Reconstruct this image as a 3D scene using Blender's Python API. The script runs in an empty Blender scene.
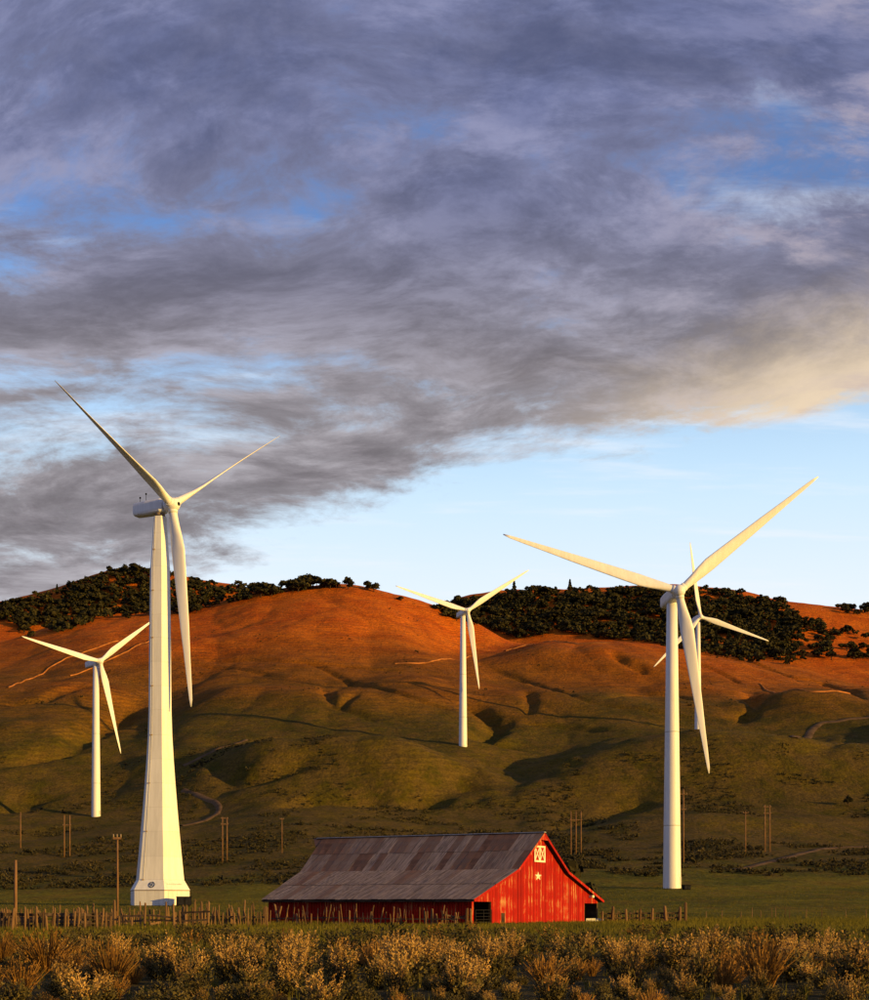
import bpy, bmesh, math, random
import numpy as np
from mathutils import Vector, Matrix

random.seed(7)
RNG = np.random.default_rng(11)
R = math.radians
PI = math.pi
SC = bpy.context.scene
COL = SC.collection

# ------------------------------------------------------------------ camera
F, HX, HY, CZ = 1500.0, 434.5, 907.0, 1.66      # focal length (px), principal column, horizon row, eye height
cam_d = bpy.data.cameras.new('camera')
cam = bpy.data.objects.new('camera', cam_d)
COL.objects.link(cam)
cam.location = (0, 0, CZ)
cam.rotation_euler = (R(90), 0, 0)
cam_d.sensor_fit = 'HORIZONTAL'
cam_d.sensor_width = 36.0
cam_d.lens = 36.0 * F / 869.0
cam_d.shift_y = (HY - 500.0) / 869.0
cam_d.clip_start = 0.5
cam_d.clip_end = 20000
SC.camera = cam

# ------------------------------------------------------------------ sun
SUN_AZ = 60.0        # degrees to the right of the direction from the scene to the camera
SUN_EL = 7.0
sx = math.sin(R(SUN_AZ)) * math.cos(R(SUN_EL))
sy = -math.cos(R(SUN_AZ)) * math.cos(R(SUN_EL))
sz = math.sin(R(SUN_EL))
sun_d = bpy.data.lights.new('sun', 'SUN')
sun_d.energy = 5.0
sun_d.angle = R(0.6)
sun_d.color = (1.0, 0.60, 0.12)
sun = bpy.data.objects.new('sun', sun_d)
COL.objects.link(sun)
sun.rotation_euler = Vector((sx, sy, sz)).to_track_quat('Z', 'Y').to_euler()
sun.location = (60, -60, 60)

SC.view_settings.view_transform = 'Standard'
SC.view_settings.look = 'None'
SC.view_settings.exposure = 0.35
SC.view_settings.gamma = 1.0
SC.view_settings.use_curve_mapping = False


# ------------------------------------------------------------------ node helper
class NT:
    def __init__(self, tree):
        self.t = tree
        self.t.nodes.clear()

    def n(self, kind, **kw):
        nd = self.t.nodes.new(kind)
        for k, v in kw.items():
            setattr(nd, k, v)
        return nd

    def link(self, a, b):
        self.t.links.new(a, b)

    def put(self, sock, v):
        if isinstance(v, bpy.types.NodeSocket):
            self.link(v, sock)
        elif v is not None:
            if sock.type == 'RGBA' and len(v) == 3:
                v = (*v, 1)
            sock.default_value = v

    def math(self, op, a, b=None, c=None, clamp=False):
        nd = self.n('ShaderNodeMath', operation=op, use_clamp=clamp)
        for i, v in enumerate((a, b, c)):
            if v is not None:
                self.put(nd.inputs[i], v)
        return nd.outputs[0]

    def vmath(self, op, a, b=None):
        nd = self.n('ShaderNodeVectorMath', operation=op)
        self.put(nd.inputs[0], a)
        if b is not None:
            self.put(nd.inputs[1], b)
        return nd.outputs[0]

    def ramp(self, v, lo, hi, a=0.0, b=1.0, smooth=True):
        nd = self.n('ShaderNodeMapRange', interpolation_type='SMOOTHSTEP' if smooth else 'LINEAR')
        self.put(nd.inputs['Value'], v)
        for k, x in (('From Min', lo), ('From Max', hi), ('To Min', a), ('To Max', b)):
            nd.inputs[k].default_value = x
        return nd.outputs[0]

    def noise(self, vec, scale, detail=4.0, rough=0.55, distort=0.0, out=0):
        nd = self.n('ShaderNodeTexNoise')
        if vec is not None:
            self.put(nd.inputs['Vector'], vec)
        nd.inputs['Scale'].default_value = scale
        nd.inputs['Detail'].default_value = detail
        nd.inputs['Roughness'].default_value = rough
        nd.inputs['Distortion'].default_value = distort
        return nd.outputs[out]

    def mix(self, f, a, b, mode='MIX'):
        nd = self.n('ShaderNodeMix', data_type='RGBA', blend_type=mode)
        self.put(nd.inputs[0], f)
        self.put(nd.inputs[6], a)
        self.put(nd.inputs[7], b)
        return nd.outputs[2]

    def mapping(self, vec, loc=(0, 0, 0), rot=(0, 0, 0), scale=(1, 1, 1)):
        nd = self.n('ShaderNodeMapping')
        self.put(nd.inputs[0], vec)
        nd.inputs[1].default_value = loc
        nd.inputs[2].default_value = rot
        nd.inputs[3].default_value = scale
        return nd.outputs[0]


# ------------------------------------------------------------------ sky
world = bpy.data.worlds.new('World')
SC.world = world
world.use_nodes = True
w = NT(world.node_tree)
SKY_STRENGTH = 0.1
sky = w.n('ShaderNodeTexSky', sky_type='NISHITA')
sky.sun_disc = False
sky.sun_elevation = R(SUN_EL)
sky.sun_rotation = PI - R(SUN_AZ)
sky.altitude = 600
sky.air_density = 1.0
sky.dust_density = 0.4
sky.ozone_density = 2.5
tc = w.n('ShaderNodeTexCoord')
sep = w.n('ShaderNodeSeparateXYZ')
w.link(tc.outputs['Generated'], sep.inputs[0])
dx, dy, dz = sep.outputs
zc = w.math('MAXIMUM', dz, 0.03)
qx = w.math('DIVIDE', dx, zc)          # position on a flat cloud deck at unit height
qy = w.math('DIVIDE', dy, zc)
cmb = w.n('ShaderNodeCombineXYZ')
w.link(qx, cmb.inputs[0])
w.link(qy, cmb.inputs[1])
q = cmb.outputs[0]
soft = w.math('ADD', zc, 0.16)           # clouds have height, so the deck looks less flattened than a sheet
cm2 = w.n('ShaderNodeCombineXYZ')
w.link(w.math('DIVIDE', dx, soft), cm2.inputs[0])
w.link(w.math('DIVIDE', dy, soft), cm2.inputs[1])
q = w.vmath('MULTIPLY', cm2.outputs[0], (1.6, 1.6, 1.0))
SEED = (14.1, 6.6, 0.0)
warp = w.vmath('SUBTRACT', w.noise(w.mapping(q, loc=SEED), 0.9, 3, 0.5, out=1), (0.5, 0.5, 0.5))
warp = w.vmath('MULTIPLY', warp, (0.6, 0.6, 0.0))
qw = w.vmath('ADD', q, warp)
streak = w.mapping(qw, loc=SEED, rot=(0, 0, R(42)), scale=(0.7, 1.5, 1))
n_big = w.noise(streak, 1.0, 9, 0.55)
n_mid = w.noise(w.mapping(qw, loc=(SEED[0] + 4.2, SEED[1] + 0.5, 4.0)), 3.6, 10, 0.68)
n_mot = w.noise(w.mapping(qw, loc=(SEED[0] + 1.2, SEED[1] + 6.5, 2.0), rot=(0, 0, R(40)), scale=(0.75, 1.3, 1)), 4.6, 10, 0.66)
n_fine = w.noise(w.mapping(qw, loc=(1.3, 5.2, 9.0), rot=(0, 0, R(40)), scale=(0.8, 1.4, 1)), 10.0, 7, 0.66)
edge = w.math('MULTIPLY_ADD', qx, 0.92, qy)
edge_n = w.math('MULTIPLY_ADD', n_mid, 0.9, edge)
dens = w.math('MULTIPLY_ADD', n_mid, 0.62, n_big)
dens = w.math('MULTIPLY_ADD', n_fine, 0.18, dens)
dens = w.math('ADD', dens, w.ramp(edge, 3.15, 4.4, 0.02, -0.45))
mask = w.ramp(dens, 0.695, 0.91)
thick = w.ramp(dens, 0.78, 1.06)
# cloud radiance (the deck's own light in this sky)
base = w.mix(w.ramp(qy, 1.8, 2.9), (0.118, 0.138, 0.262), (0.220, 0.200, 0.220))
bright = w.mix(w.ramp(qy, 1.8, 3.3), (0.32, 0.33, 0.50), (0.50, 0.48, 0.52))
base = w.vmath('SCALE', base)
w.link(w.ramp(n_mot, 0.34, 0.66, 0.78, 1.32), base.node.inputs['Scale'])
puff = w.ramp(w.math('MULTIPLY_ADD', n_fine, 0.4, n_mot), 0.66, 0.88)
puff = w.math('MULTIPLY', puff, w.ramp(thick, 0.3, 1.0, 1.0, 0.32))
col = w.mix(w.math("MULTIPLY", puff, 0.62), base, bright)
col = w.mix(thick, w.mix(0.40, col, bright), col)
sunward = w.math('MULTIPLY', w.ramp(qx, 0.0, 0.75), w.ramp(edge_n, 3.3, 4.2))
sunward = w.math('MULTIPLY', sunward, w.ramp(n_big, 0.34, 0.60))
col = w.mix(sunward, col, (0.80, 0.64, 0.46))
col = w.mix(w.math('MULTIPLY', w.ramp(qx, 0.2, 0.9), w.math('MULTIPLY', puff, 0.8)), col, (0.58, 0.46, 0.42))
col = w.vmath('SCALE', col)
col.node.inputs['Scale'].default_value = 1.0 / SKY_STRENGTH
skyc = w.mix(1.0, sky.outputs[0], (1.9, 2.15, 2.8), 'MULTIPLY')
veil = w.math('MULTIPLY', w.ramp(dz, 0.42, 0.25), 0.92)
pale = w.mix(w.ramp(dz, 0.30, 0.17), (0.60, 0.82, 1.0), (0.86, 0.93, 0.98))
pale = w.vmath('SCALE', pale)
pale.node.inputs['Scale'].default_value = 1.0 / SKY_STRENGTH
skyc = w.mix(veil, skyc, pale)
wisp = w.noise(w.mapping(q, loc=(5.0, 2.0, 1.0), rot=(0, 0, R(25)), scale=(0.5, 2.2, 1)), 2.6, 8, 0.6)
skyc = w.mix(w.ramp(wisp, 0.50, 0.72, 0.0, 0.55), skyc, (0.86 / SKY_STRENGTH, 0.89 / SKY_STRENGTH, 0.95 / SKY_STRENGTH))
fin = w.mix(mask, skyc, col)
bg = w.n('ShaderNodeBackground')
bg.inputs[1].default_value = SKY_STRENGTH * 0.83
w.link(fin, bg.inputs[0])
wo = w.n('ShaderNodeOutputWorld')
w.link(bg.outputs[0], wo.inputs[0])


# ------------------------------------------------------------------ small helpers
def tag(o, label=None, cat=None, group=None, kind=None):
    if label:
        o['label'] = label
    if cat:
        o['category'] = cat
    if group:
        o['group'] = group
    if kind:
        o['kind'] = kind
    return o


def empty(name, loc=(0, 0, 0), rz=0.0):
    o = bpy.data.objects.new(name, None)
    o.empty_display_size = 0.5
    COL.objects.link(o)
    o.location = loc
    o.rotation_euler = (0, 0, rz)
    return o


def np_mesh(name, V, polys, mats=(), smooth=False):
    """polys: (m,k) int array, or a list of such arrays"""
    if not isinstance(polys, (list, tuple)):
        polys = [polys]
    polys = [np.asarray(p, dtype=np.int32) for p in polys if len(p)]
    me = bpy.data.meshes.new(name)
    V = np.asarray(V, dtype=np.float32)
    me.vertices.add(len(V))
    me.vertices.foreach_set('co', V.ravel())
    loops = np.concatenate([p.ravel() for p in polys])
    sizes = np.concatenate([np.full(len(p), p.shape[1], dtype=np.int32) for p in polys])
    starts = np.concatenate([[0], np.cumsum(sizes)[:-1]]).astype(np.int32)
    me.loops.add(len(loops))
    me.loops.foreach_set('vertex_index', loops)
    me.polygons.add(len(sizes))
    me.polygons.foreach_set('loop_start', starts)
    me.polygons.foreach_set('loop_total', sizes)
    if smooth:
        me.polygons.foreach_set('use_smooth', np.ones(len(sizes), dtype=bool))
    for m in mats:
        me.materials.append(m)
    me.update(calc_edges=True)
    return me


def link(name, me, parent=None, loc=(0, 0, 0), rot=(0, 0, 0)):
    o = bpy.data.objects.new(name, me)
    COL.objects.link(o)
    o.location = loc
    o.rotation_euler = rot
    if parent:
        o.parent = parent
    return o


def copy_tree(o, parent=None):
    c = o.copy()
    COL.objects.link(c)
    c.parent = parent
    for ch in o.children:
        copy_tree(ch, c)
    return c


class MB:
    """collects simple solids into one mesh"""
    def __init__(self):
        self.v, self.f, self.s = [], [], []

    def add(self, vs, fs, smooth=False):
        b = len(self.v)
        self.v += [tuple(p) for p in vs]
        self.f += [tuple(b + i for i in f) for f in fs]
        self.s += [smooth] * len(fs)
        return self

    def box(self, x0, x1, y0, y1, z0, z1):
        vs = [(x, y, z) for z in (z0, z1) for y in (y0, y1) for x in (x0, x1)]
        return self.add(vs, [(0, 2, 3, 1), (4, 5, 7, 6), (0, 1, 5, 4), (2, 6, 7, 3), (0, 4, 6, 2), (1, 3, 7, 5)])

    def prism(self, pts, a, b):
        """polygon pts (tuples of 3) extruded by vector b-a given as offset"""
        n = len(pts)
        off = Vector(b) - Vector(a)
        vs = [Vector(p) for p in pts] + [Vector(p) + off for p in pts]
        fs = [tuple(range(n))[::-1], tuple(range(n, 2 * n))]
        fs += [(i, (i + 1) % n, n + (i + 1) % n, n + i) for i in range(n)]
        return self.add(vs, fs)

    def bar(self, p0, p1, wd, ht, up=(0, 0, 1)):
        p0, p1 = Vector(p0), Vector(p1)
        d = (p1 - p0).normalized()
        u = Vector(up)
        s = d.cross(u)
        if s.length < 1e-4:
            s = d.cross(Vector((0, 1, 0)))
        s.normalize()
        t = s.cross(d).normalized()
        vs = []
        for p in (p0, p1):
            for a, b in ((-1, -1), (1, -1), (1, 1), (-1, 1)):
                vs.append(p + s * a * wd / 2 + t * b * ht / 2)
        return self.add(vs, [(0, 1, 2, 3), (7, 6, 5, 4), (0, 4, 5, 1), (1, 5, 6, 2), (2, 6, 7, 3), (3, 7, 4, 0)])

    def tube(self, pts, rads, n=10, smooth=True):
        pts = [Vector(p) for p in pts]
        vs, fs = [], []
        for i, p in enumerate(pts):
            d = (pts[min(i + 1, len(pts) - 1)] - pts[max(i - 1, 0)]).normalized()
            ref = Vector((0, 0, 1)) if abs(d.z) < 0.9 else Vector((0, 1, 0))
            s = d.cross(ref).normalized()
            t = d.cross(s).normalized()
            for k in range(n):
                a = 2 * PI * k / n
                vs.append(p + (s * math.cos(a) + t * math.sin(a)) * rads[i])
        for i in range(len(pts) - 1):
            for k in range(n):
                k2 = (k + 1) % n
                fs.append((i * n + k, i * n + k2, (i + 1) * n + k2, (i + 1) * n + k))
        b = len(self.v)
        self.add(vs, fs, smooth)
        self.add([], [])
        self.f.append(tuple(b + k for k in range(n))[::-1])
        self.f.append(tuple(b + (len(pts) - 1) * n + k for k in range(n)))
        self.s += [False, False]
        return self

    def mesh(self, name, mat=None):
        me = bpy.data.meshes.new(name)
        me.from_pydata(self.v, [], self.f)
        me.polygons.foreach_set('use_smooth', self.s)
        if mat:
            me.materials.append(mat)
        bm = bmesh.new()
        bm.from_mesh(me)
        bmesh.ops.recalc_face_normals(bm, faces=bm.faces)
        bm.to_mesh(me)
        bm.free()
        return me

    def build(self, name, mat, parent=None, loc=(0, 0, 0), rot=(0, 0, 0)):
        return link(name, self.mesh(name, mat), parent, loc, rot)


# ------------------------------------------------------------------ materials
def new_mat(name):
    m = bpy.data.materials.new(name)
    m.use_nodes = True
    t = NT(m.node_tree)
    out = t.n('ShaderNodeOutputMaterial')
    p = t.n('ShaderNodeBsdfPrincipled')
    t.link(p.outputs[0], out.inputs[0])
    return m, t, p


def bump(t, p, h, strength=0.4, dist=0.1):
    b = t.n('ShaderNodeBump')
    b.inputs['Strength'].default_value = strength
    b.inputs['Distance'].default_value = dist
    t.link(h, b.inputs['Height'])
    t.link(b.outputs[0], p.inputs['Normal'])


def simple(name, c, rough=0.7, var=0.25, scale=3.0, dark=None, bmp=0.0, stretch=(1, 1, 1), spec=0.3, objvar=0.0):
    m, t, p = new_mat(name)
    tcn = t.n('ShaderNodeTexCoord')
    v = t.mapping(tcn.outputs['Object'], scale=stretch)
    n = t.noise(v, scale, 6, 0.6)
    d = dark or tuple(x * (1 - var * 1.6) for x in c)
    l = tuple(min(1, x * (1 + var)) for x in c)
    cc = t.mix(t.ramp(n, 0.3, 0.7), d, l)
    if objvar:
        oi = t.n('ShaderNodeObjectInfo')
        k = t.ramp(oi.outputs['Random'], 0, 1, 1 - objvar, 1 + objvar, smooth=False)
        cc = t.vmath('SCALE', cc)
        t.link(k, cc.node.inputs['Scale'])
    t.put(p.inputs['Base Color'], cc)
    p.inputs['Roughness'].default_value = rough
    p.inputs['Specular IOR Level'].default_value = spec
    if bmp:
        bump(t, p, n, bmp, 0.05)
    return m


def leafy(name, dark, light, scale=0.5, rough=0.9, objvar=0.35, translucent=0.0):
    m, t, p = new_mat(name)
    geo = t.n('ShaderNodeNewGeometry')
    oi = t.n('ShaderNodeObjectInfo')
    n = t.noise(geo.outputs['Position'], scale, 3, 0.6)
    n2 = t.math('MULTIPLY_ADD', geo.outputs['Random Per Island'], 0.35, t.math('MULTIPLY', n, 0.8))
    cc = t.mix(t.ramp(n2, 0.3, 0.8), dark, light)
    k = t.ramp(oi.outputs['Random'], 0, 1, 1 - objvar, 1 + objvar, smooth=False)
    cc = t.vmath('SCALE', cc)
    t.link(k, cc.node.inputs['Scale'])
    t.put(p.inputs['Base Color'], cc)
    p.inputs['Roughness'].default_value = rough
    p.inputs['Specular IOR Level'].default_value = 0.15
    if translucent:
        tr = t.n('ShaderNodeBsdfTranslucent')
        t.put(tr.inputs[0], cc)
        ms = t.n('ShaderNodeMixShader')
        ms.inputs[0].default_value = translucent
        t.link(p.outputs[0], ms.inputs[1])
        t.link(tr.outputs[0], ms.inputs[2])
        out = [x for x in t.t.nodes if x.type == 'OUTPUT_MATERIAL'][0]
        t.link(ms.outputs[0], out.inputs[0])
    return m


# ground: green pasture low down, dry orange grass high up, bare soil in cuts
M = {}
m, t, p = new_mat('grassland')
geo = t.n('ShaderNodeNewGeometry')
pos = geo.outputs['Position']
sp = t.n('ShaderNodeSeparateXYZ')
t.link(pos, sp.inputs[0])
nA = t.noise(pos, 0.006, 6, 0.6)
nB = t.noise(pos, 0.03, 6, 0.65)
nC = t.noise(pos, 0.35, 5, 0.7)
nD = t.noise(t.mapping(pos, scale=(1, 0.35, 1)), 0.09, 6, 0.7)
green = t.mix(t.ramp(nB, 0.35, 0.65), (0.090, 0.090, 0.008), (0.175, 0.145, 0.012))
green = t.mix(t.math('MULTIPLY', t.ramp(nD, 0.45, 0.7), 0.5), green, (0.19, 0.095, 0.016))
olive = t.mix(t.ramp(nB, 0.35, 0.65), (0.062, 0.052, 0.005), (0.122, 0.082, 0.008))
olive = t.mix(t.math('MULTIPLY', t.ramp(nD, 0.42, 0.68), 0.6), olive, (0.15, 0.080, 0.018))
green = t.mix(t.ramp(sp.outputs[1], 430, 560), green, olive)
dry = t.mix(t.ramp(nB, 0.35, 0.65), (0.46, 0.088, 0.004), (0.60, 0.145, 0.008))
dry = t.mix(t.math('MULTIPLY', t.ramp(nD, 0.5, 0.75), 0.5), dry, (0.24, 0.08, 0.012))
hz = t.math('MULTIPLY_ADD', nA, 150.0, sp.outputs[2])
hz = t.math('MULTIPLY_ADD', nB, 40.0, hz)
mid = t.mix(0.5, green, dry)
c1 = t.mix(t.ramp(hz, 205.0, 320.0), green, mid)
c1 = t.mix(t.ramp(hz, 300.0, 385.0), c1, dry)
# soil and scrubby ground on the benches at the hill foot
bench = t.math('MULTIPLY', t.ramp(sp.outputs[1], 440, 520), t.ramp(sp.outputs[1], 700, 1000, 1, 0))
c1 = t.mix(t.math('MULTIPLY', t.ramp(sp.outputs[1], 60, 95, 1, 0), 0.9), c1, t.mix(nC, (0.035, 0.026, 0.012), (0.075, 0.055, 0.025)))
c1 = t.mix(t.math('MULTIPLY', bench, t.ramp(nD, 0.38, 0.62)), c1, (0.115, 0.075, 0.018))
nE = t.noise(t.mapping(pos, scale=(1, 0.6, 2.5)), 0.12, 7, 0.75)
c1 = t.mix(t.ramp(nE, 0.48, 0.66, 0.0, 0.6), c1, t.mix(0.55, c1, (0.035, 0.026, 0.010)))
c1 = t.mix(t.ramp(nC, 0.3, 0.75, 0.0, 0.45), c1, t.mix(0.5, c1, (0.03, 0.03, 0.01)))
t.put(p.inputs['Base Color'], c1)
p.inputs['Roughness'].default_value = 1.0
p.inputs['Specular IOR Level'].default_value = 0.05
hh = t.math('ADD', t.math('MULTIPLY', nC, 1.0), t.math('MULTIPLY', t.noise(pos, 2.2, 3, 0.7), 0.35))
terr = t.math('SINE', t.math('MULTIPLY_ADD', t.noise(pos, 0.02, 4, 0.6), 26.0, t.math('MULTIPLY', sp.outputs[2], 1.7)))
c1b = t.mix(t.math('MULTIPLY', t.ramp(terr, 0.55, 1.0, 0.0, 0.45), t.ramp(sp.outputs[2], 25, 80)), c1, t.mix(0.5, c1, (0.05, 0.03, 0.01)))
gr = t.noise(t.mapping(pos, scale=(1, 0.5, 1.5)), 0.75, 4, 0.75)
c1b = t.vmath('SCALE', c1b)
t.link(t.ramp(gr, 0.3, 0.7, 0.68, 1.32), c1b.node.inputs['Scale'])
t.put(p.inputs['Base Color'], c1b)
terr = t.math('MULTIPLY', terr, t.math('MULTIPLY', t.ramp(sp.outputs[2], 30, 90), t.ramp(nA, 0.35, 0.6, 0.02, 0.2)))
hh = t.math('ADD', hh, terr)
hh = t.math('MULTIPLY_ADD', t.noise(pos, 0.07, 5, 0.7), 2.4, hh)
bump(t, p, hh, 0.8, 1.3)
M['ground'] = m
M['track'] = simple('dirt_track', (0.12, 0.075, 0.040), 1.0, 0.25, 0.15, spec=0.05)
M['cut'] = simple('bare_orange_soil', (0.40, 0.15, 0.035), 1.0, 0.3, 0.1, spec=0.05)

# ------------------------------------------------------------------ terrain
_perm = np.random.default_rng(3).permutation(512).astype(np.int64)
_ang = np.random.default_rng(4).uniform(0, 2 * PI, 512)


def pnoise(x, y):
    x = np.asarray(x, float); y = np.asarray(y, float)
    xi = np.floor(x).astype(np.int64); yi = np.floor(y).astype(np.int64)
    xf = x - xi; yf = y - yi
    u = xf ** 3 * (xf * (xf * 6 - 15) + 10)
    v = yf ** 3 * (yf * (yf * 6 - 15) + 10)

    def g(ix, iy, fx, fy):
        a = _ang[_perm[(_perm[ix % 512] + iy) % 512]]
        return np.cos(a) * fx + np.sin(a) * fy
    a = g(xi, yi, xf, yf); b = g(xi + 1, yi, xf - 1, yf)
    c = g(xi, yi + 1, xf, yf - 1); d = g(xi + 1, yi + 1, xf - 1, yf - 1)
    return (a + u * (b - a)) * (1 - v) + (c + u * (d - c)) * v * 1.0


def sstep(a, b, x):
    t_ = np.clip((x - a) / (b - a), 0, 1)
    return t_ * t_ * (3 - 2 * t_)


# hill profiles: (distance, [(column, row)...]) as surveyed from the road
STN = [
    (366, [(-400, 906), (0, 906), (160, 905), (300, 904), (500, 901), (600, 898), (700, 896), (869, 896), (1300, 896)]),
    (411, [(-400, 902), (0, 902), (200, 900), (400, 896), (600, 890), (674, 888), (869, 888), (1300, 880)]),
    (500, [(-400, 884), (0, 882), (200, 878), (400, 872), (600, 865), (800, 863), (869, 863), (1300, 840)]),
    (620, [(-400, 850), (0, 850), (100, 848), (200, 846), (300, 838), (400, 842), (500, 846), (600, 840), (700, 836), (800, 842), (869, 848), (1000, 835), (1300, 810)]),
    (784, [(-400, 800), (0, 815), (96, 816), (200, 812), (250, 800), (300, 795), (400, 798), (470, 806), (600, 808), (700, 800), (800, 802), (869, 806), (1000, 785), (1300, 760)]),
    (850, [(-400, 770), (0, 785), (100, 794), (180, 780), (250, 752), (330, 748), (400, 756), (470, 780), (530, 790), (600, 778), (700, 766), (800, 766), (869, 770), (1000, 752), (1300, 720)]),
    (909, [(-400, 750), (0, 755), (100, 768), (180, 748), (260, 742), (340, 742), (400, 746), (464, 744), (520, 764), (580, 756), (650, 742), (720, 740), (800, 744), (869, 744), (1000, 710), (1300, 640)]),
    (1000, [(-400, 725), (0, 722), (60, 722), (130, 742), (200, 720), (300, 714), (400, 718), (464, 722), (540, 734), (620, 726), (698, 731), (760, 734), (869, 724), (1000, 700), (1300, 640)]),
    (1120, [(-400, 700), (0, 692), (70, 690), (150, 712), (220, 690), (300, 690), (400, 690), (500, 700), (600, 702), (690, 704), (750, 712), (800, 700), (869, 704), (1300, 640)]),
    (1260, [(-400, 680), (0, 676), (100, 662), (200, 664), (300, 656), (400, 664), (500, 680), (600, 676), (700, 680), (760, 690), (869, 690), (1300, 650)]),
    (1400, [(-400, 660), (0, 656), (100, 638), (200, 636), (300, 622), (340, 620), (400, 632), (430, 648), (460, 664), (500, 660), (540, 646), (600, 641), (650, 646), (720, 658), (800, 676), (869, 688), (1300, 660)]),
    (1520, [(-400, 645), (0, 645), (37, 634), (100, 623), (200, 618), (250, 606), (300, 599), (340, 597), (390, 607), (430, 622), (470, 648), (510, 650), (560, 642), (650, 644), (720, 654), (800, 668), (869, 690), (1300, 670)]),
    (1620, [(-400, 640), (0, 645), (37, 630), (86, 619), (150, 613), (201, 609), (250, 595), (300, 587), (340, 585), (390, 596), (430, 607), (480, 626), (510, 646), (560, 645), (650, 650), (720, 660), (800, 672), (869, 680), (1300, 660)]),
    (1800, [(-400, 650), (0, 640), (60, 640), (150, 640), (250, 625), (340, 622), (430, 640), (500, 650), (560, 642), (650, 640), (720, 640), (800, 640), (869, 652), (1300, 640)]),
    (2100, [(-400, 640), (0, 603), (60, 590), (110, 572), (150, 571), (200, 581), (240, 588), (280, 600), (340, 640), (400, 650), (430, 622), (450, 600), (500, 592), (560, 590), (620, 588), (680, 586), (740, 593), (780, 604), (820, 608), (869, 612), (1300, 625)]),
    (2500, [(-400, 690), (0, 640), (200, 625), (300, 660), (450, 650), (600, 630), (800, 650), (869, 650), (1300, 660)]),
    (3400, [(-400, 760), (0, 740), (400, 740), (869, 740), (1300, 740)]),
    (6000, [(-400, 860), (400, 860), (1300, 860)]),
]
PXG = np.arange(-800, 1801, 5.0)
_Y = [0.0, 120.0, 250.0] + [s[0] for s in STN]
_Z = [np.zeros_like(PXG)] * 3
for yy, pts in STN:
    xs, ys = zip(*pts)
    row = np.interp(PXG, xs, ys)
    k = np.exp(-0.5 * (np.arange(-12, 13) * 5 / 11.0) ** 2); k /= k.sum()
    row = np.convolve(np.pad(row, 12, mode='edge'), k, mode='valid')
    _Z.append((HY - row) / F * yy + CZ)
_Y = np.array(_Y)
_Z = np.array(_Z)
# monotone cubic slopes along distance
_dl = (_Z[1:] - _Z[:-1]) / (_Y[1:] - _Y[:-1])[:, None]
_S = np.zeros_like(_Z)
_a, _b = _dl[:-1], _dl[1:]
_same = (_a * _b) > 0
_S[1:-1] = np.where(_same, 2 * _a * _b / np.where(_same, _a + _b, 1), 0)

TURB = {  # column, distance of every turbine base
    'near_left': (160, 366), 'near_right': (672, 411), 'far_left': (96, 784), 'mid': (463, 909), 'far_right': (698, 1000)}
PADS = [((c - HX) / F * y_, y_) for c, y_ in TURB.values()]


def base_h(X, Y):
    X = np.asarray(X, float); Y = np.asarray(Y, float)
    Yc = np.clip(Y, 0.0, 5999.0)
    col = HX + F * X / np.maximum(Yc, 60.0)
    ci = np.clip((col - PXG[0]) / 5.0, 0, len(PXG) - 1.001)
    c0 = ci.astype(int); cf = ci - c0
    k = np.clip(np.searchsorted(_Y, Yc, side='right') - 1, 0, len(_Y) - 2)
    h = _Y[k + 1] - _Y[k]
    tt = (Yc - _Y[k]) / h

    def at(A, kk):
        return A[kk, c0] * (1 - cf) + A[kk, c0 + 1] * cf
    z0, z1, s0, s1 = at(_Z, k), at(_Z, k + 1), at(_S, k), at(_S, k + 1)
    t2, t3 = tt * tt, tt ** 3
    return (2 * t3 - 3 * t2 + 1) * z0 + (t3 - 2 * t2 + tt) * h * s0 + (-2 * t3 + 3 * t2) * z1 + (t3 - t2) * h * s1


def detail_h(X, Y):
    pad = np.ones_like(X, dtype=float)
    for (ax, ay) in PADS:
        pad *= sstep(15, 75, np.hypot(X - ax, Y - ay))
    far = sstep(430, 850, Y) * (1 - 0.55 * sstep(1450, 1650, Y))
    wx = X + 40 * pnoise(X / 170 + 5, Y / 170)
    wy = Y + 60 * pnoise(X / 200, Y / 200 + 9)
    spur = 1 - np.abs(pnoise(wx / 190 + 0.35, wy / 460)) * 2.4         # rounded spurs running down the slope
    spur2 = 1 - np.abs(pnoise(wx / 70 + 3.3, wy / 190 + 4)) * 2.6
    z = far * (-5.0 * np.clip(spur, 0, 1) ** 2 - 1.3 * np.clip(spur2, 0, 1) ** 2 + 3 + 3.8 * pnoise(X / 135 + 3, Y / 120) + 1.2 * pnoise(X / 33 + 7, Y / 33))
    z = z * pad
    z = z + sstep(300, 600, Y) * (0.45 * pnoise(X / 11, Y / 11) + 0.9 * pnoise(X / 24 + 5, Y / 24) * sstep(500, 800, Y))
    z = z + 0.10 * pnoise(X / 6 + 3, Y / 6) * (1 - sstep(90, 140, Y)) + 0.05 * pnoise(X / 1.7, Y / 1.7) * (1 - sstep(60, 90, Y))
    return z


MOUNDS = []


def mounds_h(X, Y):
    z = np.zeros_like(X, dtype=float)
    for (mx, my, rx, ry, h_) in MOUNDS:
        z += h_ * np.exp(-((X - mx) / rx) ** 2 - ((Y - my) / ry) ** 2)
    pad = np.ones_like(z)
    for (ax, ay) in PADS:
        pad *= sstep(10, 60, np.hypot(X - ax, Y - ay))
    return z * pad


GROOVES = []       # (points array, width, depth)


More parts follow.
